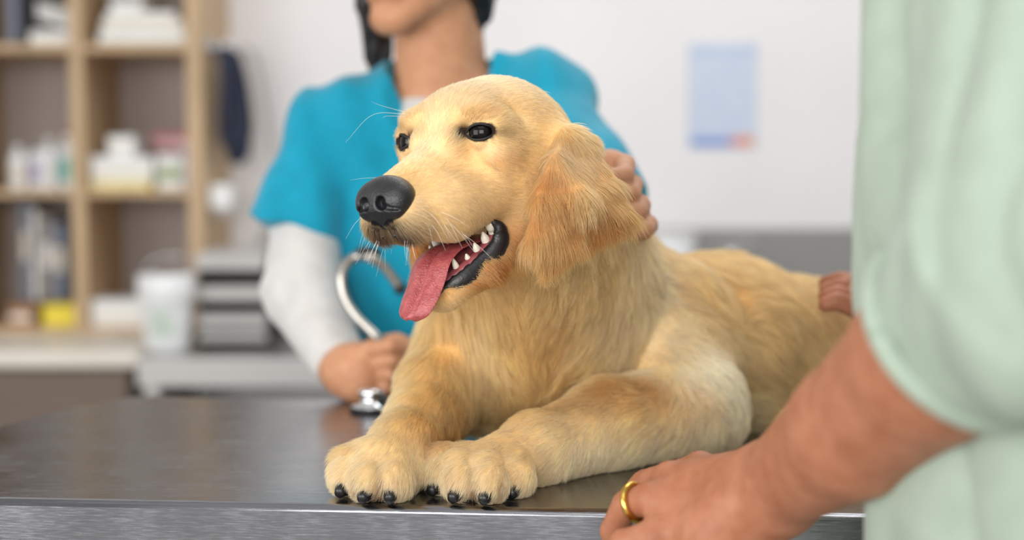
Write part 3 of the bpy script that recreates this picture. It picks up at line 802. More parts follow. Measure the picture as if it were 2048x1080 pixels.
def coat(P):
    h = to_head(P)
    n1 = noise3(P * 60, 3)[:, None] * 0.5 + noise3(P * 170, 5)[:, None] * 0.5
    c = np.tile(S2L(231, 190, 126), (len(P), 1)) 
    def mix(w, col):
        nonlocal c
        w = np.clip(w, 0, 1)[:, None]; c = c * (1 - w) + S2L(*col) * w
    A = lambda *q: np.asarray(at(*q))
    # back and flank golden, flank lightened to offset the man's shadow, belly pale
    zz = (P[:, 2] - TZ); xx = P[:, 0]
    mix(np.clip((zz - 0.09) / 0.08, 0, 1) * np.clip((xx - 0.10) / 0.08, 0, 1) * 0.9, (230, 180, 110))
    mix(np.clip((0.07 - zz) / 0.06, 0, 1) * np.clip((xx - 0.15) / 0.06, 0, 1) * 0.7, (232, 206, 158))
    mix(blob(P, A(1000, 720, 1.30), (0.09, 0.1, 0.10)) * 0.8, (224, 176, 106))
    mix(blob(P, A(1250, 560, 1.40), (0.05, 0.08, 0.06)) * 0.7, (236, 210, 164))
    mix(blob(P, A(1290, 610, 1.42), (0.02, 0.06, 0.06)) * 0.7, (244, 228, 192))
    mix(blob(P, A(1120, 640, 1.33), (0.022, 0.06, 0.06)) * 0.7, (186, 122, 52))
    mix(blob(P, A(960, 650, 1.31), (0.02, 0.05, 0.06)) * 0.5, (236, 206, 152))
    # near leg
    mix(np.clip(1.5 - seg_d(P, A(1385, 815, 1.39), A(1000, 920, 1.21)) / 0.04, 0, 1) * 0.6, (238, 202, 144))
    mix(blob(P, A(1420, 760, 1.36), (0.05, 0.06, 0.05)) * 0.95, (248, 230, 190))
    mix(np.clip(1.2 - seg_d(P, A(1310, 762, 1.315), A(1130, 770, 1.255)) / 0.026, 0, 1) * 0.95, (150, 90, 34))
    mix(np.clip(1.2 - seg_d(P, A(1400, 800, 1.34), A(1290, 800, 1.30)) / 0.025, 0, 1) * 0.5, (206, 156, 92))
    mix(np.clip(1.3 - seg_d(P, A(1330, 910, 1.31), A(1120, 890, 1.22)) / 0.03, 0, 1) * 0.85, (244, 216, 166))
    # far leg
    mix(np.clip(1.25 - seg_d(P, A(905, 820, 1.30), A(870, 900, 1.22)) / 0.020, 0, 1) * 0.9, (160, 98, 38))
    mix(np.clip(1.3 - seg_d(P, A(800, 810, 1.28), A(760, 900, 1.20)) / 0.022, 0, 1) * 0.7, (240, 214, 164))
    for q in TOES.values():
        for p in q: mix(blob(P, p, 0.024) * 0.8, (240, 216, 172))
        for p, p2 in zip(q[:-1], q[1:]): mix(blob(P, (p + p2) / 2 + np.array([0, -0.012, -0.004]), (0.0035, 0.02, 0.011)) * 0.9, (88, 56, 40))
    # head: cream
    hw = np.clip((h[:, 0] + 9.5) / 2.5, 0, 1) * np.clip((h[:, 2] + 12.5) / 3, 0, 1) * np.clip(1.2 - np.abs(h[:, 1]) / 9, 0, 1) * np.clip((7.5 - np.linalg.norm((h - [0, 0, -2]) / [1.6, 1, 1.2], axis=1)) / 1.0, 0, 1)
    mix(hw, (230, 196, 142))
    B = lambda c, r, col, s: mix(np.exp(-(((h - c) / r) ** 2).sum(1)) * s, col)
    B((-5, 0, 5), (6, 5, 3.5), (238, 214, 174), 0.9)
    B((2, 0, -2.2), (4, 1.3, 2), (238, 216, 178), 0.9)
    B((6.0, 0.9, -3.4), (1.6, 1.2, 1.0), (206, 162, 98), 0.6); B((5.6, 2.6, -4.2), (1.5, 1.0, 1.0), (206, 160, 96), 0.6)
    for s in (1, -1):
        B((-1.3, 4.9 * s, 1.9), (2.2, 2.0, 1.1), (214, 164, 96), 0.75)
        B((0.4, 2.5 * s, 1.2), (1.5, 1.0, 1.2), (222, 178, 112), 0.6)
        B((1.2, 3.05 * s, 0.2), (0.85, 0.75, 0.65), (14, 8, 5), 1.5); B((0.5, 4.0 * s, 1.15), (1.2, 1.3, 0.6), (140, 90, 46), 0.6); B((0.0, 5.6 * s, -0.1), (0.9, 0.9, 0.5), (20, 12, 8), 0.9)             # dark at the inner corner
        B((-1.5, 4.9 * s, -2.2), (2.0, 1.4, 1.2), (196, 134, 66), 0.85)           # patch below the eye
        B((0.2, 4.6 * s, -1.4), (1.4, 1.2, 0.5), (236, 212, 168), 0.7)
        B((-4, 5.2 * s, -4.5), (2.6, 2, 2.4), (216, 168, 104), 0.6)
        B((3.5, 3.2 * s, -5.2), (3.0, 1.6, 1.6), (228, 192, 136), 0.6)
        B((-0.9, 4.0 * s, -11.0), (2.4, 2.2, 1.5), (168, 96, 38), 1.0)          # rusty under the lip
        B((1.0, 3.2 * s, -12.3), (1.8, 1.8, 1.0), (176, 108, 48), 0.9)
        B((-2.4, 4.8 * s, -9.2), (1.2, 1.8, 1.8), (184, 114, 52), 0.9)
        B((7.9, 1.2 * s, -7.4), (2.0, 2.0, 1.25), (36, 29, 25), 1.05)             # sooty muzzle below the nose
    ew = ear_w(P)
    mix(ew, (166, 94, 30))
    mix(ew * blob(P, A(1140, 290, 1.2), (0.03, 0.1, 0.022)), (234, 200, 146))
    mix(ew * blob(P, A(1090, 520, 1.15), (0.018, 0.05, 0.03)) * 0.7, (222, 172, 104))
    mix(ew * blob(P, A(1190, 430, 1.17), (0.03, 0.06, 0.03)) * 0.6, (138, 72, 20))
    mix(ew * blob(P, A(1225, 350, 1.2), (0.025, 0.06, 0.03)) * 0.6, (226, 180, 114))
    c = c * (1 + 0.10 * n1)
    return np.clip(c, 0, 1)


def bare(P):
    """0 = furry, 1 = bare skin (mouth, nose, eyes)"""
    h = to_head(P); w = mouth_in(h).astype(float)
    for s in (1, -1):
        gz = hR(30 * s, -2); e = hp(0.0, 4.05 * s, -0.05) + gz[0] * 0.0125
        q = (P - e) @ gz.T * 100
        w = np.maximum(w, np.linalg.norm(q / [1.0, 1.42, 0.78], axis=1) < 1)
    w = np.maximum(w, np.linalg.norm((h - [7.7, 0, -5.1]) / [1.8, 2.45, 2.05], axis=1) < 1)
    w = np.maximum(w, P[:, 2] < TZ + 0.004)
    return w


dog = thing('dog', 'golden retriever puppy lying on the steel table with its tongue out', 'dog', (0.1, 1.4, TZ))
M['coat'] = attr_material('dog_skin_and_coat', 'coat', 0.75, 0.15)
body = big_mesh('dog_body', DV, DQ, M['coat'], dog)
DN = normals(body.data).astype(float)
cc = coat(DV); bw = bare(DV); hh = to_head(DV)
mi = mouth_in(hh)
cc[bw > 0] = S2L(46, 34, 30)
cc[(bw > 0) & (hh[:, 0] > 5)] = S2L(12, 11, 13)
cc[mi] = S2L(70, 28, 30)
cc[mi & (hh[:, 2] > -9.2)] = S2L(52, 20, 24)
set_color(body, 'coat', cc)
# ---- dog parts
M['nose'] = material('wet_black_nose', (20, 21, 26), 0.3, bump=0.35, scale=900, spec=0.6, coat=0.15)
M['lip'] = material('black_lip', (30, 29, 33), 0.36, bump=0.15, scale=500, spec=0.6, noise=0.3)
M['eye'] = material('dark_eye', (9, 7, 7), 0.14, spec=0.25, noise=0.2, scale=100)
M['lid'] = material('eyelid_rim', (22, 16, 15), 0.55, noise=0.3, scale=300)
M['tongue'] = material('tongue_pink', (184, 94, 94), 0.24, noise=0.35, scale=160, col2=(158, 68, 72), bump=0.5, bump_scale=700, spec=0.6, sss=0.0)
M['gum'] = material('gum_pink', (176, 92, 96), 0.3, noise=0.4, scale=120, col2=(110, 52, 62), spec=0.6)
M['tooth'] = material('tooth_enamel', (240, 232, 214), 0.25, noise=0.08, scale=120)
M['claw'] = material('black_claw', (28, 27, 29), 0.35, noise=0.3, scale=200)
M['pad'] = material('paw_skin', (120, 84, 76), 0.6, noise=0.3, scale=200)

fn = Field(hp(7.6, 0, -5.2) - 0.042, hp(7.6, 0, -5.2) + 0.042, 0.0009)
fn.add(Ell(hp(7.45, 0, -4.75), np.array([1.75, 2.7, 1.85]) * cm, hR(0, -12)), 0.3 * cm)
for s in (1, -1): fn.add(Ell(hp(7.75, 1.4 * s, -5.1), np.array([1.45, 1.4, 1.55]) * cm, hR()), 0.5 * cm)
fn.add(Cone(hp(7.9, 0, -5.6), hp(7.7, 0, -6.9), 1.25 * cm, 0.5 * cm), 0.5 * cm)
for s in (1, -1):
    fn.sub(Ell(hp(9.4, 1.0 * s, -5.15), np.array([1.0, 0.58, 0.60]) * cm, hR(14 * s)), 0.15 * cm)
    fn.sub(Cone(hp(9.1, 1.5 * s, -5.5), hp(8.5, 2.3 * s, -5.7), 0.24 * cm, 0.10 * cm), 0.15 * cm)
fn.sub(Cone(hp(9.5, 0, -4.9), hp(8.75, 0, -8.0), 0.06 * cm, 0.12 * cm), 0.15 * cm)
v, q = fn.mesh(); big_mesh('nose', v, q, M['nose'], dog)


def ball(name, c, r, mat, parent, R=None, seg=28):
    bm = bmesh.new(); bmesh.ops.create_uvsphere(bm, u_segments=seg, v_segments=seg // 2, radius=1.0)
    r = np.asarray(r, float) * np.ones(3); R = np.eye(3) if R is None else R
    for q in bm.verts: q.co = Vector((np.array(q.co) * r) @ R + c)
    for f_ in bm.faces: f_.smooth = True
    me = bpy.data.meshes.new(name); bm.to_mesh(me); bm.free(); return link(name, me, mat, parent)


for s in (1, -1):
    e = hp(0.0, 4.05 * s, -0.05); ey = ball('eye', e, 0.0122, M['eye'], dog)
    ax = hR(30 * s, -2); f_, l_, u_ = ax
    # eyelid: almond rim lying on the eyeball
    pts = []
    for k in range(33):
        a = 2 * math.pi * k / 32
        x = 1.22 * math.cos(a); y = (0.67 if math.sin(a) > 0 else 0.63) * math.sin(a) * abs(math.sin(a)) ** 0.25
        z = math.sqrt(max(0.05, 1.33 ** 2 - x * x - y * y)); pts.append(e + 0.01 * (f_ * z + l_ * x + u_ * y))
    tube('eyelid', pts, 0.0012, M['lid'], ey, sides=8)

# lips: a black band that follows the lower jaw from the corner of the mouth to the chin
for s in (1, -1):
    P = [hp(*q) for q in ((-0.5, 3.9 * s, -7.3), (-1.2, 4.0 * s, -8.05), (-1.2, 3.85 * s, -9.15), (-0.3, 3.4 * s, -10.3), (1.1, 2.75 * s, -11.3), (2.4, 1.9 * s, -12.15), (3.2, 0.8 * s, -12.7), (3.45, 0, -12.8))]
    S_ = spline(P, 60); Tg = np.gradient(S_, axis=0); Tg /= np.linalg.norm(Tg, axis=1)[:, None]
    wd = np.interp(np.linspace(0, 1, 60), np.linspace(0, 1, 8), [0.002, 0.0062, 0.0080, 0.0086, 0.0082, 0.0072, 0.0054, 0.0042]) * (1 + 0.05 * np.sin(np.arange(60) * 1.3) * np.sin(np.arange(60) * 0.41))
    vs_, fs_ = [], []
    for k in range(60):
        no = nrmz(HL * s * (0.95 - 0.6 * k / 59) + HF * (0.25 + 0.7 * k / 59) - HU * 0.1); wv = nrmz(np.cross(Tg[k], no)); no = np.cross(wv, Tg[k])
        for m_ in range(14):
            a = 2 * math.pi * m_ / 14; vs_.append(S_[k] + wv * wd[k] * math.cos(a) + no * (0.0042 + 0.0004 * math.sin(k * 0.37)) * math.sin(a) * min(1, wd[k] / 0.006))
    for k in range(59):
        for m_ in range(14): fs_.append((k * 14 + m_, k * 14 + (m_ + 1) % 14, (k + 1) * 14 + (m_ + 1) % 14, (k + 1) * 14 + m_))
    mesh_obj('lower_lip', vs_, fs_, M['lip'], dog)
    P = [hp(*q) for q in ((5.2, 2.3 * s, -8.0), (6.6, 1.6 * s, -8.05), (7.7, 0.6 * s, -7.75))]
    tube('upper_lip', P, [0.0018, 0.0026, 0.0022], M['lip'], dog, n=20, sides=8)
    P = [hp(*q) for q in ((-1.7, 3.2 * s, -8.6), (-0.4, 2.75 * s, -9.9), (1.2, 2.2 * s, -10.95), (2.5, 1.35 * s, -11.85), (3.05, 0.0, -12.25))]
    tube('lower_gum', P, [0.007, 0.0072, 0.0064, 0.0055, 0.005], M['gum'], dog, n=30, sides=12)
    # teeth of the lower jaw, each its own
    for (f_, l_, u_, ln, r) in ((-1.3, 3.15, -8.35, 0.85, 0.45), (-0.6, 2.9, -9.05, 0.95, 0.40), (0.25, 2.6, -9.75, 0.8, 0.34), (1.1, 2.3, -10.4, 0.6, 0.28), (1.95, 1.75, -11.1, 1.1, 0.30), (2.7, 0.75, -11.9, 0.5, 0.25), (2.95, 0.25, -12.0, 0.5, 0.24)):
        b0 = hp(f_, l_ * s, u_); up = nrmz(HU * 0.85 + HF * 0.42 + HL * 0.05 * s)
        tube('tooth', [b0 - up * 0.003, b0 + up * ln * 0.004, b0 + up * ln * 0.0075, b0 + up * ln * 0.0105], [r * cm, r * cm * 0.95, r * cm * 0.6, 0.0007], M['tooth'], dog, n=9, sides=10)
    for (f_, l_, u_, ln, r) in ((-0.9, 3.3, -7.45, 0.8, 0.55),):
        b0 = hp(f_, l_ * s, u_); up = nrmz(-HU)
        tube('tooth', [b0 - up * 0.004, b0 + up * ln * 0.003, b0 + up * ln * 0.008, b0 + up * ln * 0.0105], [r * cm * 0.8, r * cm, r * cm * 0.7, 0.0006], M['tooth'], dog, n=9, sides=10)
P = [hp(-3.4, 0, -8.9), hp(2.6, 0, -12.0)]
ball('mouth_floor', (P[0] + P[1]) / 2, (0.036, 0.021, 0.009), M['gum'], dog, R=hR(0, 32))

# tongue: curved leaf with thickness and folds
cl = spline([(-3.2, 0, -8.6), (-0.5, 0, -9.0), (1.8, 0.05, -9.3), (3.6, 0.1, -10.3), (4.7, 0.1, -12.0), (5.8, 0.05, -13.6), (6.4, 0.0, -14.7)], 46)
wid = np.interp(np.linspace(0, 1, 46), [0, 0.3, 0.55, 0.75, 0.88, 0.95, 1.0], [2.0, 2.1, 2.2, 2.15, 1.9, 1.5, 0.45])
Tn = np.gradient(cl, axis=0); Tn /= np.linalg.norm(Tn, axis=1)[:, None]
vs, fs, W = [], [], 25
def tong(k, u, side):
    p = cl[k].copy(); t = Tn[k]; nm = np.cross(np.array([0, 1.0, 0]), t) * -1      # outward (upper) normal
    w = wid[k] * u
    edge = 1 - abs(u) ** 2.5
    th = 0.42 * (edge ** 0.5 + 0.12)
    kk = k / 45
    groove = -0.6 * math.exp(-(u / 0.16) ** 2) * np.clip((kk - 0.15) / 0.2, 0, 1) * np.clip((1.0 - kk) / 0.25, 0, 1)
    fold = (0.11 * math.sin(u * 19 + kk * 5) + 0.09 * math.sin(u * 31 - kk * 9 + 1)) * edge * np.clip((kk - 0.4) / 0.3, 0, 1) * (0.5 + 0.5 * math.sin(kk * 9 + u * 3))
    curl = 0.55 * u * u * np.clip((kk - 0.2) / 0.4, 0, 1)
    off = nm * (groove + fold - curl) if side > 0 else nm * (groove * 0.7 - curl)
    return p + np.array([0, 1.0, 0]) * w + off + nm * (th * 0.5 * side)
for side in (1, -1):
    for k in range(46):
        for j in range(W):
            u = -1 + 2 * j / (W - 1); vs.append(hp(*tong(k, u, side)))
o2 = 46 * W
for k in range(45):
    for j in range(W - 1):
        a = k * W + j; fs.append((a, a + 1, a + W + 1, a + W)); fs.append((o2 + a, o2 + a + W, o2 + a + W + 1, o2 + a + 1))
    for j in (0, W - 1):
        a = k * W + j; fs.append((a, a + W, o2 + a + W, o2 + a))
for j in range(W - 1):
    for k in (0, 45):
        a = k * W + j; fs.append((a, o2 + a, o2 + a + 1, a + 1))
tg = mesh_obj('tongue', vs, fs, M['tongue'], dog)
bm = bmesh.new(); bm.from_mesh(tg.data); bmesh.ops.recalc_face_normals(bm, faces=bm.faces); bm.to_mesh(tg.data); bm.free()
for p in tg.data.polygons: p.use_smooth = True
md = tg.modifiers.new('smooth', 'SUBSURF'); md.levels = 1; md.render_levels = 1

# claws: short, thick and blunt, set low between the toe hairs
for paw, q in TOES.items():
    for i, p in enumerate(q):
        d = nrmz(np.array([(-0.30 if paw == 'near' else -0.15) + 0.12 * (i - 1.5), -1.0, 0.0]))
        a = p + d * 0.008; a[2] = TZ + 0.0085
        b = p + d * 0.0150; b[2] = TZ + 0.0080; c = p + d * 0.0225; c[2] = TZ + 0.0052
        tube('claw', [a, b, c], [0.0074, 0.0072, 0.0040], M['claw'], dog, n=9, sides=12)
# ------------------------------------------------------------------ people
class TCone:                                           # cone with flat ends, optionally hollow-looking hem
    def __init__(s, a, b, ra, rb): s.a, s.b, s.ra, s.rb = np.asarray(a, float), np.asarray(b, float), ra, rb
    def box(s):
        m = max(s.ra, s.rb); return np.minimum(s.a, s.b) - m, np.maximum(s.a, s.b) + m
    def d(s, X, Y, Z):
        ba = s.b - s.a; ln = np.linalg.norm(ba); ax = ba / ln
        px, py, pz = X - s.a[0], Y - s.a[1], Z - s.a[2]
        h = px * ax[0] + py * ax[1] + pz * ax[2]
        rad = np.sqrt(np.maximum(px * px + py * py + pz * pz - h * h, 0))
        r = s.ra + (s.rb - s.ra) * np.clip(h / ln, 0, 1)
        return np.maximum(rad - r, np.maximum(-h, h - ln))


def skin_mat(name, col, col2):
    return material(name, col, 0.5, noise=0.2, scale=60, col2=col2, bump=0.15, bump_scale=500, spec=0.35, sss=0.12)


def cloth_mat(name, col, sc=900):
    return material(name, col, 0.85, noise=0.06, scale=40, bump=0.25, bump_scale=sc, spec=0.2, sheen=0.2)


def human_head(Fd, O, R, face=True):
    """adds a head to a field; O = centre of the head, R rows = forward, left, up"""
    P = lambda f, l, u: O + 0.01 * (R[0] * f + R[1] * l + R[2] * u)
    e = lambda c, r, k=1.0: Fd.add(Ell(P(*c), np.array(r) * cm, R), k * cm)
    c_ = lambda a, b, ra, rb, k=1.0: Fd.add(Cone(P(*a), P(*b), ra * cm, rb * cm), k * cm)
    e((-1.0, 0, 2.8), (9.0, 7.2, 8.2), 1.5); e((2.2, 0, -2.5), (6.0, 6.0, 7.0), 2.0)
    c_((0.5, 4.0, -5.5), (6.0, 1.0, -9.6), 2.4, 1.9, 1.8); c_((0.5, -4.0, -5.5), (6.0, -1.0, -9.6), 2.4, 1.9, 1.8)
    e((6.4, 0, -9.4), (2.0, 2.2, 1.7), 1.0)
    e((7.0, 0, -5.9), (1.7, 3.0, 2.2), 1.2)
    for s in (1, -1):
        e((5.6, 3.4 * s, -2.2), (2.2, 2.2, 2.0), 1.2); e((6.6, 3.0 * s, 2.4), (1.6, 2.6, 0.9), 0.8)
        Fd.sub(Ell(P(8.0, 3.1 * s, 0.7), np.array([1.4, 1.7, 1.0]) * cm, R), 0.8 * cm)
        e((-1.0, 7.2 * s, -0.8), (1.6, 0.7, 3.0), 0.6)
        e((8.7, 1.1 * s, -2.9), (0.9, 0.8, 0.7), 0.4)
    c_((8.0, 0, 1.0), (9.6, 0, -2.6), 0.8, 1.1, 0.8)
    e((8.5, 0, -5.55), (0.75, 2.2, 0.5), 0.35); e((8.2, 0, -6.75), (0.8, 1.9, 0.55), 0.35)
    return P


def finger(Fd, pts, r0, r1, k=0.004):
    pts = [np.asarray(p, float) for p in pts]; n = len(pts) - 1
    for i in range(n):
        Fd.add(Cone(pts[i], pts[i + 1], r0 + (r1 - r0) * i / n, r0 + (r1 - r0) * (i + 1) / n), k if i == 0 else 0.0015)


# ---- the vet behind the table
vet = thing('person', 'person in a bright blue scrub top with long black hair standing behind the table', 'person', (-0.1, 1.92, 0))
M['skin_v'] = skin_mat('warm_skin', (198, 147, 112), (184, 130, 97))
M['scrub'] = cloth_mat('blue_scrub_cotton', (16, 148, 178)); M['shirt_w'] = cloth_mat('white_knit', (204, 202, 200)); M['hair_v'] = material('black_hair', (22, 18, 20), 0.35, noise=0.4, scale=30, stretch=(30, 30, 2), bump=0.6)
VR = np.array(head_frame(40, 6, 0)); VO = at(777, 44, 1.775) - 0.01 * (VR[0] * 6.6 + VR[2] * -10.0)
vb = Field((-0.42, 1.28, 0.90), (0.24, 2.06, 1.68), 0.0034)
VP_ = human_head(vb, VO, VR)
nb = at(886, 205, 1.875)
vb.add(Cone(VP_(-2.5, 0, -5), nb, 0.054, 0.062), 0.02)
SR, SL = at(672, 262, 1.875), at(1085, 205, 1.84)
for S in (SR, SL): vb.add(Cone(nb + (0, 0, -0.02), S, 0.042, 0.036), 0.03)
vb.add(Ell(at(885, 430, 1.91), (0.150, 0.085, 0.19)), 0.03); vb.add(Ell(at(880, 740, 1.93), (0.13, 0.085, 0.2)), 0.03)
ER, WR = at(606, 588, 1.80), at(690, 742, 1.69)
vb.add(Cone(SR, at(604, 440, 1.84), 0.038, 0.034), 0.02); vb.add(Cone(at(604, 440, 1.84), ER, 0.034, 0.034), 0.02); vb.add(Cone(ER, WR, 0.038, 0.0265), 0.01)
# her hand around the stethoscope
vb.add(Ell(at(718, 744, 1.668), (0.034, 0.024, 0.036)), 0.02)
vb.add(Cone(WR, at(718, 748, 1.67), 0.027, 0.028), 0.015)
for i in range(4):
    y = 694 + 26 * i; L_ = (1.0, 1.08, 1.0, 0.85)[i]; z = 1.652 + 0.006 * i
    finger(vb, [at(732 + 2 * i, y + 6, z + 0.006), at(732 + 48 * L_, y - 2 + 2 * i, z - 0.016), at(732 + 84 * L_, y + 4 + 2 * i, z + 0.002), at(732 + 72 * L_, y + 10 + 2 * i, z + 0.026)], 0.0098, 0.0080, 0.002)
finger(vb, [at(715, 715, 1.70), at(752, 690, 1.695), at(795, 682, 1.685), at(822, 692, 1.672)], 0.0125, 0.009)
EL, WL = at(1190, 400, 1.66), at(1222, 425, 1.44)
vb.add(Cone(SL, EL, 0.038, 0.036), 0.02); vb.add(Cone(EL, WL, 0.04, 0.027), 0.01)
vb.add(Ell(at(1218, 385, 1.395), (0.026, 0.03, 0.042)), 0.02)
for i in range(4):
    a = at(1218 + 8 * i, 320 + 40 * i, 1.405); b = at(1250 + 15 * i, 330 + 40 * i, 1.375); c = at(1247 + 13 * i, 352 + 36 * i, 1.335); d = at(1218 + 12 * i, 356 + 34 * i, 1.318)
    finger(vb, [a, b, c, d], 0.0112, 0.009, 0.003)
v, q = vb.mesh(); big_mesh('body', v, q, M['skin_v'], vet)
M['lips'] = material('lip_rose', (178, 96, 92), 0.4, noise=0.1)
for (u0, nm, f0) in ((-5.6, 'upper_lip', 8.95), (-6.7, 'lower_lip', 8.75)):
    tube(nm, [VP_(f0 - 0.9 * (l / 2.3) ** 2 - 0.28, l, u0 - 0.1 * (1 if u0 > -6 else -1) * abs(l) / 2) for l in (-2.3, -1.5, -0.7, 0, 0.7, 1.5, 2.3)], [0.001, 0.0038, 0.0046, 0.0044, 0.0046, 0.0038, 0.001], M['lips'], vet, n=22, sides=10)
for s in (1, -1):
    ball('eye', VP_(6.5, 3.1 * s, 0.7), 0.0118, material('eye_white', (236, 232, 228), 0.15, noise=0.03), vet)
    ball('iris', VP_(7.35, 3.1 * s, 0.65), (0.004, 0.0058, 0.0058), M['eye'], vet, R=VR)
    tube('eyebrow', [VP_(8.1, 1.6 * s, 2.6), VP_(8.0, 3.2 * s, 3.1), VP_(6.9, 5.0 * s, 2.7)], [0.002, 0.0032, 0.001], M['hair_v'], vet, n=10)
# hair
vh = Field(VO - 0.20 - np.array([0, 0, 0.25]), VO + np.array([0.22, 0.25, 0.18]), 0.0035)
vh.add(Ell(VP_(-1.8, 0, 3.4), np.array([9.4, 8.2, 8.8]) * cm, VR), 0.01)
vh.add(Ell(VP_(-5.5, 0, -5), np.array([4.5, 7.0, 8.5]) * cm, VR), 0.03)
vh.sub(Ell(VP_(7.5, 0, -3.0), np.array([6.6, 6.7, 9.6]) * cm, VR), 0.006)
for s in (1, -1):
    vh.add(Cone(VP_(-2.5, 6.6 * s, 2), VP_(-3.5, 6.6 * s, -6), 0.02, 0.022), 0.01)
vh.add(Cone(at(742, 0, 1.875), at(757, 128, 1.90), 0.021, 0.016), 0.015); vh.add(Cone(at(764, 20, 1.885), at(772, 110, 1.90), 0.014, 0.010), 0.01)
vh.add(Cone(at(930, -60, 1.90), at(955, 62, 1.92), 0.016, 0.008), 0.015)
vh.ripple(lambda X_, Y_, Z_: 0.0016 * np.sin(X_ * 420 + 3 * np.sin(Z_ * 30)) + 0.001 * np.sin(Y_ * 500 + X_ * 200))
v, q = vh.mesh(); big_mesh('hair', v, q, M['hair_v'], vet)
# white undershirt and blue scrub top
def torso(Fd, o):
    Fd.add(Ell(at(885, 430, 1.91), (0.152 + o, 0.088 + o, 0.195 + o)), 0.03); Fd.add(Cone(at(880, 560, 1.92), at(880, 1100, 1.93), 0.112 + o, 0.120 + o), 0.05)
    for S in (SR, SL): Fd.add(Cone(nb + (0, 0, -0.022), S, 0.044 + o, 0.044 + o), 0.035)


us = Field((-0.42, 1.40, 0.70), (0.26, 2.10, 1.45), 0.0042)
torso(us, 0.004)
us.add(Cone(SR, at(604, 440, 1.84), 0.044, 0.045), 0.02); us.add(Cone(at(604, 440, 1.84), ER, 0.046, 0.049), 0.01)
us.add(TCone(ER - 0.02 * nrmz(WR - ER), at(684, 731, 1.698), 0.050, 0.0335), 0.012); us.add(Cone(SL, EL, 0.044, 0.042), 0.02); us.add(TCone(EL, WL + (0, 0.045, 0), 0.045, 0.034), 0.012)
us.add(Ell(nb + np.array([-0.008, -0.018, -0.034]), (0.070, 0.056, 0.042)), 0.02)
us.sub(Cone(VP_(-2.5, 0, -6), nb + (0, 0, 0.012), 0.060, 0.050), 0.004); us.sub(Ell(at(880, 125, 1.80), (0.038, 0.06, 0.042)), 0.004)
def folds(amp, seed, sx=1.0):
    return lambda X_, Y_, Z_: amp * noise3(np.stack([X_ * 38 * sx, Y_ * 30, Z_ * 30], -1), seed) + amp * 0.5 * noise3(np.stack([X_ * 90, Y_ * 70, Z_ * 60], -1), seed + 1)
us.ripple(folds(0.0028, 41))
v, q = us.mesh(); big_mesh('undershirt', v, q, M['shirt_w'], vet)
st = Field((-0.42, 1.50, 0.66), (0.30, 2.14, 1.47), 0.0042)
torso(st, 0.017)
SRi, SLi = nb + 0.55 * (SR - nb), nb + 0.55 * (SL - nb)
st.add(TCone(SR + 0.6 * nrmz(SR - at(586, 470, 1.84)) * 0.05, at(586, 470, 1.84), 0.050, 0.066), 0.03); st.add(Cone(SRi, SR, 0.058, 0.060), 0.03)
st.add(TCone(SL + 0.03 * nrmz(SL - EL), EL + 0.1 * (EL - SL), 0.050, 0.058), 0.03); st.add(Cone(SLi, SL, 0.058, 0.058), 0.03)
st.ripple(folds(0.0042, 51, 1.5))
st.ripple(lambda X_, Y_, Z_: 0.003 * np.sin((X_ + 0.25 * Z_) * 95) * np.clip((Z_ - 1.0) * 5, 0.2, 1))
st.sub(Cone(VP_(-2.5, 0, -8), nb, 0.074, 0.070), 0.003)
st.sub(Tri(at(785, 92, 1.79), at(985, 72, 1.79), at(862, 330, 1.76), 0.045), 0.003)
v, q = st.mesh(); big_mesh('scrub_top', v, q, M['scrub'], vet)
tr = Field((-0.36, 1.72, 0.06), (0.16, 2.12, 0.72), 0.009)
bx_ = at(880, 700, 1.93)[0]
for s in (1, -1): tr.add(Cone((bx_ + 0.06 * s, 1.93, 0.72), (bx_ + 0.08 * s, 1.93, 0.1), 0.085, 0.055), 0.03)
v, q = tr.mesh(); big_mesh('trousers', v, q, M['scrub'], vet)
for s in (1, -1): ball('shoe', np.array([bx_ + 0.085 * s, 1.88, 0.046]), (0.045, 0.12, 0.045), M['plastic'], vet)

# stethoscope: chestpiece on the table in front of her hand, steel bow above
M['satin'] = material('satin_steel', (178, 174, 168), 0.34, metal=1.0, rough_noise=0.05, scale=40)
sth = thing('stethoscope', 'stethoscope with a silver bow and chestpiece held in the blue scrub person\'s hand', 'stethoscope', at(742, 812, 1.63))
tube('binaural_bow', [at(800, 575, 1.72), at(770, 535, 1.715), at(738, 514, 1.71), (at(706, 516, 1.71)), at(684, 545, 1.70), at(688, 590, 1.695), at(712, 632, 1.69), at(752, 672, 1.685), at(775, 700, 1.665)], 0.0062, M['satin'], sth, n=60, sides=12)
tube('yoke_sleeve', [at(716, 507, 1.705), at(735, 503, 1.712), at(758, 508, 1.72)], 0.0068, black, sth, n=10)
ball('ear_tip', at(800, 577, 1.72), 0.008, black, sth)
c0 = on_z(742, 822); c0[2] = TZ + 0.0008
lathe('chestpiece', [(0.021, 0), (0.0225, 0.003), (0.0225, 0.006), (0.012, 0.009), (0.011, 0.016), (0.014, 0.018), (0.0145, 0.024), (0.004, 0.026)], c0, M['chrome'], sth)
lathe('diaphragm_rim', [(0.0228, 0.0004), (0.0245, 0.001), (0.0245, 0.0045), (0.0228, 0.005)], c0, black, sth)
tube('tubing', [c0 + (0.012, 0, 0.014), c0 + (0.03, 0.0, 0.012), c0 + (0.05, 0.02, 0.010), c0 + (0.05, 0.06, 0.008), c0 + (0.02, 0.075, 0.007)], 0.0048, black, sth, n=24)

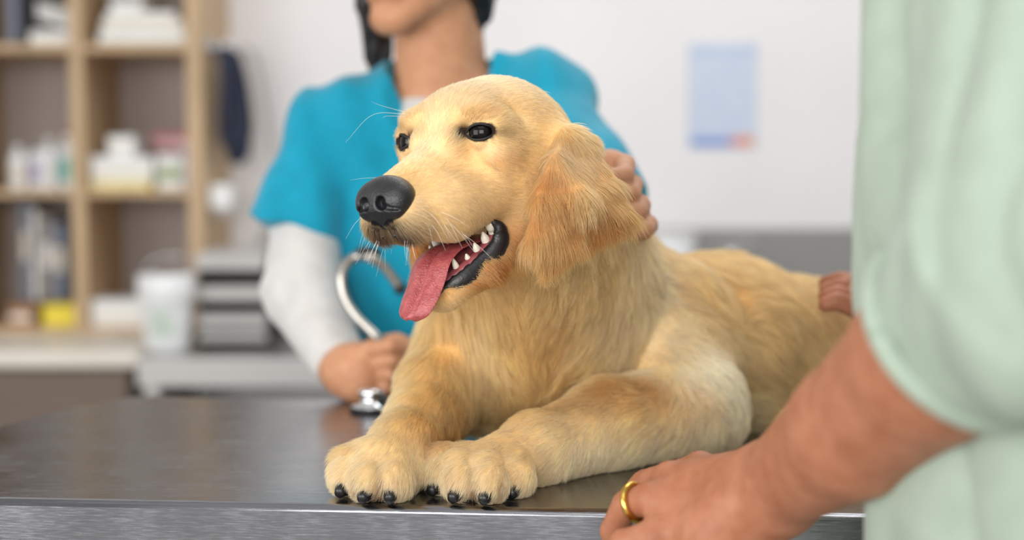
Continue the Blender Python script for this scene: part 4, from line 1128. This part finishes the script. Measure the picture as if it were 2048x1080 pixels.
# ---- the man at the near right
man = thing('person', 'person in a pale mint shirt with a gold ring leaning on the table edge', 'person', (0.43, 0.9, 0))
M['skin_m'] = skin_mat('tanned_skin', (174, 118, 90), (156, 98, 70)); M['mint'] = cloth_mat('mint_cotton', (158, 173, 158), 700)
M['trouser'] = cloth_mat('dark_denim', (52, 58, 72)); M['gold'] = material('gold', (232, 190, 96), 0.2, metal=1.0, rough_noise=0.05, scale=60)
mb = Field((0.04, 0.62, 0.86), (0.70, 1.60, 1.84), 0.0042)
MR = np.array(head_frame(150, 12, 0)); MO = np.array([0.47, 0.98, 1.66])
MP_ = human_head(mb, MO, MR)
mnb = np.array([0.48, 0.92, 1.46]); mb.add(Cone(MP_(-2, 0, -5), mnb, 0.06, 0.065), 0.02)
mb.add(Ell((0.44, 0.90, 1.2), (0.14, 0.12, 0.25)), 0.03)
f0, f1, f2, f3 = at(2080, 525, 0.745), at(1872, 712, 0.82), at(1710, 860, 0.90), at(1548, 978, 1.0)
mb.add(Cone(f0, f1, 0.052, 0.049), 0.01); mb.add(Cone(f1, f2, 0.049, 0.0425), 0.01); mb.add(Cone(f2, f3, 0.0425, 0.031), 0.01)
pal = at(1432, 1000, 1.05)
mb.add(Cone(f3, pal, 0.032, 0.034), 0.012); mb.add(Cone(f3, at(1430, 1072, 1.015), 0.030, 0.030), 0.015)
KN = [at(1402, 936, 1.085), at(1342, 956, 1.07), at(1302, 998, 1.05), at(1300, 1078, 1.025)]
for kn in KN: mb.add(Cone(pal, kn, 0.026, 0.0135), 0.010)
finger(mb, [KN[0], at(1350, 950, 1.115), at(1322, 975, 1.142), at(1310, 990, 1.155)], 0.0125, 0.0095)
finger(mb, [KN[1], at(1290, 968, 1.105), at(1266, 990, 1.135), at(1258, 998, 1.15)], 0.0125, 0.0095)
finger(mb, [KN[2], at(1253, 1010, 1.065), at(1226, 1062, 1.08), at(1238, 1110, 1.085)], 0.0125, 0.0095)
finger(mb, [KN[3], at(1245, 1085, 1.035), at(1228, 1130, 1.045), at(1240, 1160, 1.06)], 0.0115, 0.0088)
finger(mb, [at(1470, 950, 1.06), at(1425, 958, 1.10), at(1388, 985, 1.135)], 0.014, 0.011)
# far arm and hand on the dog's back
s2, e2, w2 = np.array([0.44, 1.03, 1.36]), np.array([0.46, 1.27, 1.16]), at(1762, 588, 1.47)
mb.add(Cone(s2, e2, 0.05, 0.042), 0.02); mb.add(Cone(e2, w2, 0.042, 0.029), 0.01)
mb.add(Cone(w2, at(1722, 592, 1.485), 0.03, 0.026), 0.012)
for i in range(4):
    a = at(1716 - 4 * i, 572 + 14 * i, 1.50 - 0.022 * i); b = at(1682 - 3 * i, 560 + 14 * i, 1.505 - 0.024 * i); c = at(1652, 566 + 14 * i, 1.515 - 0.026 * i)
    finger(mb, [a, b, c], 0.011, 0.0085, 0.005)
v, q = mb.mesh(); big_mesh('body', v, q, M['skin_m'], man)
for s in (1, -1):
    ball('eye', MP_(6.5, 3.1 * s, 0.7), 0.0118, M['white'], man)
    ball('iris', MP_(7.35, 3.1 * s, 0.65), (0.004, 0.0058, 0.0058), M['eye'], man, R=MR)
mh = Field(MO - 0.13, MO + 0.15, 0.005); mh.add(Ell(MP_(-1.8, 0, 3.6), np.array([9.2, 7.9, 8.6]) * cm, MR), 0.01); mh.sub(Ell(MP_(7.5, 0, -4.5), np.array([8, 8.5, 10.5]) * cm, MR), 0.006)
v, q = mh.mesh(); big_mesh('hair', v, q, M['hair_v'], man)
# ring on the ring finger
ra, rb = KN[2], at(1253, 1010, 1.065); rc = ra + 0.62 * (rb - ra); rx_ = nrmz(rb - ra)
u1 = nrmz(np.cross(rx_, (0, 0, 1))); u2 = np.cross(rx_, u1)
tube('ring', [rc + 0.0140 * (u1 * math.cos(a) + u2 * math.sin(a)) for a in np.linspace(0, 2 * math.pi, 40)], 0.0026, M['gold'], man, sides=8, flat=1.0)
# shirt: torso, rolled sleeve
ms = Field((0.12, 0.56, 0.72), (0.76, 1.36, 1.56), 0.0045)
ms.add(Ell((0.425, 0.90, 1.30), (0.19, 0.150, 0.42)), 0.03); ms.add(Cone((0.405, 0.90, 1.12), (0.405, 0.90, 0.60), 0.170, 0.175), 0.05)
sh_l = at(2150, 40, 0.82)
ms.add(Cone(mnb + (0, 0, -0.04), sh_l, 0.06, 0.075), 0.04); ms.add(Cone(mnb + (0, 0, -0.04), s2, 0.06, 0.07), 0.04)
ms.add(Cone(sh_l, f0 + np.array([0.01, 0, 0.0]), 0.08, 0.080), 0.03)
ms.add(TCone(f1 + 0.025 * nrmz(f0 - f1), f0, 0.058, 0.078), 0.012); ms.add(TCone(s2, e2 + 0.3 * (e2 - s2), 0.065, 0.06), 0.03)
ms.sub(Cone(MP_(-2, 0, -6), mnb, 0.072, 0.072), 0.004)
def mfold(X_, Y_, Z_):
    p = np.stack([X_ * 62, Y_ * 62, Z_ * 15], -1); p2 = np.stack([X_ * 55 + Z_ * 12, Y_ * 40, Z_ * 26], -1)
    w_ = np.clip((Z_ - 1.12) * 8, 0.45, 1)
    return w_ * (0.006 - 0.020 * np.abs(noise3(p, 61)) ** 0.8) + 0.005 * noise3(p2, 62)
ms.ripple(mfold)
v, q = ms.mesh(); big_mesh('shirt', v, q, M['mint'], man)
hem = f1 + 0.030 * nrmz(f0 - f1); hx = nrmz(f0 - f1); h1 = nrmz(np.cross(hx, (0, 0, 1))); h2 = np.cross(hx, h1)
tube('rolled_cuff', [hem + (0.0585) * (h1 * math.cos(a) + h2 * math.sin(a)) for a in np.linspace(0, 2 * math.pi, 60)], 0.0065, M['mint'], man, sides=10)
mt = Field((0.2, 0.70, 0.06), (0.68, 1.10, 0.80), 0.009)
for s in (1, -1): mt.add(Cone((0.43 + 0.07 * s, 0.9, 0.78), (0.43 + 0.1 * s, 0.9, 0.1), 0.095, 0.06), 0.03)
v, q = mt.mesh(); big_mesh('trousers', v, q, M['trouser'], man)
for s in (1, -1): ball('shoe', np.array([0.43 + 0.1 * s, 0.95, 0.05]), (0.05, 0.14, 0.05), M['dark'], man)
# ---- fur: hair strands combed along the coat
def face_d(h):
    return np.linalg.norm((h - [0, 0, -3]) / [1.5, 1, 1.2], axis=1)


def flow(P, N):
    """lie of the coat: weighted blend of guide directions"""
    g = []
    def gh(f, l, u, df, dl, du):
        for s in (1, -1):
            g.append((hp(f, l * s, u), HF * df + HL * dl * s + HU * du))
    def gw(q, d): g.append((at(*q), nrmz(d)))
    gh(7.5, 0.6, -3.4, -1, 0.05, 0.35); gh(7, 2.2, -5.5, -0.8, 0.3, -0.5); gh(5, 1.0, -2.4, -1, 0.15, 0.4); gh(4, 3.2, -5, -1, 0.25, -0.35); gh(3, 3.4, -7, -0.6, 0.2, -0.9)
    gh(2, 1.0, -0.8, -1, 0.15, 0.7); gh(0, 1.0, 2.5, -0.9, 0.2, 0.8); gh(-3, 1.5, 4.2, -1, 0.2, 0.1); gh(-7, 2, 4.0, -1, 0.2, -0.5); gh(1.2, 2.6, 0.3, -0.2, 0.5, 0.9)
    gh(-0.8, 3.6, 2.0, -1, 0.4, 0.5); gh(-3.5, 5.2, 0.8, -1, 0.2, -0.1); gh(1.0, 3.8, -2.0, -1, 0.3, -0.2); gh(-1.5, 5.2, -2.8, -1, 0.2, -0.2); gh(-4.5, 6, -4, -0.8, 0.1, -0.7)
    gh(-4.5, 5.5, -8, -0.5, 0, -1); gh(-1, 4.2, -11, -0.6, 0.1, -0.8); gh(1.5, 2, -13.4, -0.9, 0.1, -0.5)
    gh(-2.6, 5.2, -6.3, -0.9, 0.1, 0.2)
    gw((1110, 320, 1.16), (-0.12, 0.05, -1)); gw((1140, 290, 1.19), (0.0, 0, -1)); gw((1066, 430, 1.14), (0.15, 0.1, -1)); gw((1062, 500, 1.14), (0.25, 0.1, -1)); gw((1085, 370, 1.15), (0.02, 0.1, -1)); gw((1085, 480, 1.14), (0.12, 0, -1)); gw((1160, 420, 1.15), (0.1, 0, -1)); gw((1240, 400, 1.2), (0.45, 0.1, -1)); gw((1190, 310, 1.2), (0.35, 0, -1)); gw((1120, 540, 1.15), (0.2, 0, -1))
    gw((1150, 270, 1.22), (0.25, 0.0, -1))
    gw((960, 680, 1.30), (-0.1, -0.1, -1)); gw((1000, 780, 1.30), (0.1, -0.1, -1)); gw((1090, 660, 1.32), (-0.25, -0.1, -1)); gw((1150, 740, 1.38), (-0.55, -0.1, -1)); gw((870, 700, 1.31), (-0.15, 0, -1))
    gw((1230, 560, 1.40), (0.15, 0, -1)); gw((1280, 640, 1.40), (-0.1, 0, -1)); gw((1220, 700, 1.38), (-0.5, 0, -0.9)); gw((1350, 680, 1.40), (0.35, 0.05, -0.8)); gw((1440, 760, 1.36), (0.5, 0.1, -0.9)); gw((1450, 850, 1.36), (0.2, 0, -1))
    gw((1350, 560, 1.45), (0.8, 0.2, -0.6)); gw((1300, 510, 1.5), (1, 0.2, -0.2)); gw((1450, 600, 1.46), (0.9, 0.15, -0.75)); gw((1450, 520, 1.52), (1, 0.15, -0.15)); gw((1600, 640, 1.50), (0.9, 0.1, -0.8)); gw((1600, 550, 1.55), (1, 0.1, -0.2)); gw((1520, 780, 1.47), (0.7, 0.1, -0.9)); gw((1690, 680, 1.55), (0.6, 0.1, -0.9))
    gw((1380, 860, 1.34), (-0.5, -0.1, -0.8)); gw((1250, 800, 1.28), (-0.6, -0.3, -0.6)); gw((1150, 780, 1.25), (-0.8, -0.3, -0.35)); gw((1200, 900, 1.27), (-0.5, -0.2, -0.9)); gw((1080, 850, 1.21), (-0.9, -0.4, -0.5)); gw((1000, 900, 1.18), (-0.8, -0.5, -0.6)); gw((920, 940, 1.15), (-0.5, -0.6, -0.8)); gw((1010, 960, 1.15), (-0.2, -0.5, -1))
    gw((860, 810, 1.27), (-0.2, -0.4, -1)); gw((830, 880, 1.21), (-0.4, -0.6, -0.8)); gw((780, 860, 1.25), (-0.5, -0.4, -0.8)); gw((740, 930, 1.16), (-0.4, -0.6, -0.7)); gw((810, 960, 1.15), (0, -0.6, -0.9)); gw((690, 960, 1.17), (-0.7, -0.4, -0.7))
    GP = np.array([a for a, _ in g]); GD = np.array([nrmz(b) for _, b in g])
    out = np.zeros_like(P)
    for i in range(0, len(P), 20000):
        d2 = ((P[i:i + 20000, None, :] - GP[None]) ** 2).sum(-1) + 2e-5
        w = 1 / d2 ** 2.2; out[i:i + 20000] = (w @ GD) / w.sum(1, keepdims=True)
    out = out - N * (out * N).sum(1, keepdims=True)
    return out / (np.linalg.norm(out, axis=1, keepdims=True) + 1e-9)


def fur_len(P):
    """metres"""
    h = to_head(P)
    L_ = np.full(len(P), 0.034)
    x, z = P[:, 0], P[:, 2] - TZ
    A = lambda *q: np.asarray(at(*q))
    def mix(w, v):
        nonlocal L_
        w = np.clip(w, 0, 1); L_ = L_ * (1 - w) + v * w
    mix(np.clip(1.5 - seg_d(P, A(1385, 815, 1.39), A(1000, 900, 1.215)) / 0.045, 0, 1), 0.0125)
    mix(np.clip(1.5 - seg_d(P, A(880, 790, 1.335), A(775, 925, 1.205)) / 0.040, 0, 1), 0.0115)
    mix(blob(P, A(1400, 760, 1.38), 0.05), 0.014)
    for q in TOES.values():
        for p in q: mix(blob(P, p, 0.035) * 1.3, 0.012)
    r = np.linalg.norm((h - [-1.5, 0, -2]) / [1.35, 1, 1.25], axis=1)
    mix(np.clip((9.2 - r) / 2.0, 0, 1), 0.0085)
    mix(np.exp(-(((h - [6, 0, -5]) / [4, 4, 3.5]) ** 2).sum(1)), 0.0055)
    mix(np.clip(1.8 - seg_d(h, (-3.5, 0, -10), (2.6, 0, -13.2)) / 3.2, 0, 1), 0.007)
    for s in (1, -1): mix(np.exp(-(((h - [0.5, 3.6 * s, 0]) / [1.8, 1.8, 1.5]) ** 2).sum(1)), 0.0045)
    ew = ear_w(P); mix(ew, 0.012); mix(blob(P, A(1150, 290, 1.22), (0.03, 0.05, 0.025)), 0.012)
    # longer feathering along the rear edge of the ear
    mix(ew * blob(P, A(1250, 430, 1.19), (0.03, 0.06, 0.03)), 0.024); mix(ew * blob(P, A(1130, 510, 1.16), (0.04, 0.06, 0.018)), 0.02)
    return L_


def make_fur(name, base, N_, mat, seed, K=6, lift0=22, radius=0.00015, length_scale=1.0, stray=False):
    r = np.random.default_rng(seed)
    V, Q, NN = DV, DQ, DN
    T = np.concatenate([Q[:, [0, 1, 2]], Q[:, [0, 2, 3]]])
    vis = 0.30 + 0.70 * ((NN * (np.array([0, 0, CZ]) - V) / np.linalg.norm(V - np.array([0, 0, CZ]), axis=1)[:, None]).sum(1) > -0.25)
    flen = fur_len(V) * length_scale
    dens = (1 - bare(V)) * np.interp(flen, [0.004, 0.012, 0.035], [3.4, 2.0, 1.0]) * vis
    ar = 0.5 * np.linalg.norm(np.cross(V[T[:, 1]] - V[T[:, 0]], V[T[:, 2]] - V[T[:, 0]]), axis=1) * dens[T].mean(1)
    t = np.searchsorted(np.cumsum(ar) / ar.sum(), r.random(N_)); t = np.clip(t, 0, len(T) - 1)
    b = r.random((N_, 2)); fl_ = b.sum(1) > 1; b[fl_] = 1 - b[fl_]
    w = np.stack([1 - b.sum(1), b[:, 0], b[:, 1]], 1)
    I = T[t]
    P = (V[I] * w[:, :, None]).sum(1); n = (NN[I] * w[:, :, None]).sum(1); n /= np.linalg.norm(n, axis=1)[:, None] + 1e-9
    keep = bare(P) < 0.5; P, n, I, w = P[keep], n[keep], I[keep], w[keep]
    Ln = (flen[I] * w).sum(1) * (0.7 + 0.6 * r.random(len(P)))
    fvert = flow(V, NN)
    g = (fvert[I] * w[:, :, None]).sum(1); g -= n * (g * n).sum(1)[:, None]; g /= np.linalg.norm(g, axis=1)[:, None] + 1e-9
    bt = np.cross(n, g)
    long_ = np.clip((Ln - 0.012) / 0.02, 0, 1)
    eg = ear_w(P); hw_ = np.clip((9.5 - np.linalg.norm((to_head(P) - [-1.5, 0, -3]) / [1.3, 1, 1.2], axis=1)) / 1.5, 0, 1); calm = 1 - 0.7 * np.maximum(eg, hw_)
    sw = calm * (noise3(P * 45, 11) * (0.25 + 0.35 * long_) + noise3(P * 130, 12) * (0.12 + 0.16 * long_)) + r.normal(size=len(P)) * 0.14
    d0 = g * np.cos(sw)[:, None] + bt * np.sin(sw)[:, None]
    lift = np.radians(lift0 - 8 * np.maximum(eg, hw_) + 8 * r.normal(size=len(P)) + 10 * noise3(P * 80, 13) * long_)
    lift = np.clip(lift, math.radians(6), math.radians(60))
    K_ = K; ts = np.linspace(0, 1, K_)
    pts = np.zeros((len(P), K_, 3)); pts[:, 0] = P - n * 0.0008
    wav = noise3(P * 70, 14) * long_ * 0.5
    for k in range(1, K_):
        tt = ts[k]
        lk = lift * (1 - 0.9 * tt)
        dk = d0 * np.cos(lk)[:, None] + n * np.sin(lk)[:, None] + bt * (wav * math.sin(tt * 3.0))[:, None]
        dk[:, 2] -= 0.25 * long_ * tt
        dk /= np.linalg.norm(dk, axis=1)[:, None]
        pts[:, k] = pts[:, k - 1] + dk * (Ln / (K_ - 1))[:, None]
    # clumping towards lock centres
    nc = max(10, len(P) // 26)
    ci = r.choice(len(P), nc, replace=False)
    kd = kdtree.KDTree(nc)
    for j, c in enumerate(ci): kd.insert(P[c], j)
    kd.balance()
    near = np.array([kd.find(p)[1] for p in P])
    tgt = pts[ci][near]
    amt = ((0.25 + 0.45 * long_) * (1 - 0.75 * np.maximum(eg, hw_)))[:, None, None] * (ts ** 1.3)[None, :, None] * np.clip(1 - np.linalg.norm(P - P[ci][near], axis=1) / 0.02, 0, 1)[:, None, None]
    pts += (tgt - pts) * amt
    pts[:, :, 2] = np.maximum(pts[:, :, 2], TZ + 0.0008)
    cv = bpy.data.hair_curves.new(name); cv.add_curves([K_] * len(P))
    cv.attributes['position'].data.foreach_set('vector', pts.astype(np.float32).ravel()) if 'position' in cv.attributes else None
    cv.position_data.foreach_set('vector', pts.astype(np.float32).ravel())
    ra = cv.attributes.get('radius') or cv.attributes.new('radius', 'FLOAT', 'POINT')
    rr = (radius * (0.75 + 0.5 * r.random(len(P))))[:, None] * np.array([1.0, 1.0, 0.95, 0.8, 0.55, 0.15])[None, :] if K_ == 6 else None
    ra.data.foreach_set('value', rr.astype(np.float32).ravel())
    cb = lin(238, 208, 158); col = cb * (coat(P) / cb) ** 1.22; col = col ** np.array([0.84, 0.95, 1.05]); lum = (1 + 0.15 * r.normal(size=len(P)) + 0.05 * noise3(P * 220, 21))[:, None]
    # lock to lock variation
    lk = r.normal(size=nc)[near][:, None]
    col = col * np.clip(lum + (0.06 + 0.09 * long_)[:, None] * lk, 0.5, 1.6)
    col[:, 2] *= (1 - 0.04 * lk[:, 0])
    # a few dark hairs in front of the eye and under the nose
    ca = cv.attributes.new('tint', 'FLOAT_COLOR', 'CURVE')
    ca.data.foreach_set('color', np.concatenate([np.clip(col, 0, 1), np.ones((len(P), 1))], 1).astype(np.float32).ravel())
    cv.materials.append(mat)
    o = bpy.data.objects.new(name, cv); COL.objects.link(o); o.parent = base; o.location = -base.location
    o['kind'] = 'stuff'
    return o


def hair_material(name):
    m = bpy.data.materials.new(name); m.use_nodes = True; N, L = m.node_tree.nodes, m.node_tree.links
    a = N.new('ShaderNodeAttribute'); a.attribute_name = 'tint'
    b = N.new('ShaderNodeBsdfHairPrincipled'); b.model = 'CHIANG'; b.parametrization = 'COLOR'; L.new(a.outputs['Color'], b.inputs['Color'])
    b.inputs['Roughness'].default_value = 0.45; b.inputs['Radial Roughness'].default_value = 0.7; b.inputs['Coat'].default_value = 0.0
    g = N.new('ShaderNodeGamma'); g.inputs[1].default_value = 0.5; L.new(a.outputs['Color'], g.inputs[0])
    d = N['Principled BSDF']; d.inputs['Roughness'].default_value = 0.5; d.inputs['Specular IOR Level'].default_value = 0.25; L.new(g.outputs[0], d.inputs['Base Color'])
    tr = N.new('ShaderNodeBsdfTranslucent'); L.new(g.outputs[0], tr.inputs['Color'])
    m1 = N.new('ShaderNodeMixShader'); m1.inputs[0].default_value = 0.45; L.new(d.outputs[0], m1.inputs[1]); L.new(tr.outputs[0], m1.inputs[2])
    m2 = N.new('ShaderNodeMixShader'); m2.inputs[0].default_value = 0.40; L.new(m1.outputs[0], m2.inputs[1]); L.new(b.outputs[0], m2.inputs[2])
    L.new(m2.outputs[0], N['Material Output'].inputs['Surface'])
    return m


if FUR:
    M['hair'] = hair_material('dog_fur')
    make_fur('fur', dog, 420000, M['hair'], 31)

# whiskers
def strands(name, lst, mat, parent, r0=0.00014):
    cv = bpy.data.hair_curves.new(name); K_ = 10; cv.add_curves([K_] * len(lst))
    pts = np.array([spline(p, K_) for p in lst]); cv.position_data.foreach_set('vector', pts.astype(np.float32).ravel())
    ra = cv.attributes.get('radius') or cv.attributes.new('radius', 'FLOAT', 'POINT')
    ra.data.foreach_set('value', np.tile(r0 * np.linspace(1, 0.25, K_), (len(lst), 1)).astype(np.float32).ravel())
    cv.materials.append(mat); o = bpy.data.objects.new(name, cv); COL.objects.link(o); o.parent = parent; o.location = -parent.location; o['kind'] = 'stuff'
    return o


M['whisker'] = material('whisker_white', (246, 242, 234), 0.4, noise=0.05)
wl = []
for s in (1, -1):
    for k in range(11):
        f_, l_, u_ = rng.uniform(2.8, 7.2), rng.uniform(2.6, 3.2), rng.uniform(-7.4, -5.6)
        a = hp(f_, l_ * s, u_); ln = rng.uniform(2.0, 5.0)
        d = nrmz(HF * rng.uniform(-0.3, 0.35) + HL * s * rng.uniform(0.4, 0.9) + HU * rng.uniform(-1.2, -0.3))
        wl.append([a, a + d * ln * 0.005 + HL * s * 0.002, a + d * ln * cm - HU * 0.003])
    for k in range(5):
        a = hp(rng.uniform(6.5, 7.5), 1.6 * s, -8.0); d = nrmz(HF * 0.5 + HL * s * rng.uniform(0, 0.6) - HU); wl.append([a, a + d * 0.010, a + d * rng.uniform(0.018, 0.026) - HF * 0.002])
for px, py, mx_, my_, ex, ey_ in ((800, 228, 745, 230, 691, 285), (798, 224, 765, 212, 742, 203), (802, 233, 775, 232, 765, 236), (772, 355, 735, 356, 700, 360)):
    wl.append([at(px + 12, py, 1.215), at(mx_, my_, 1.20), at(ex, ey_, 1.19)])
strands('whiskers', wl, M['whisker'], dog)
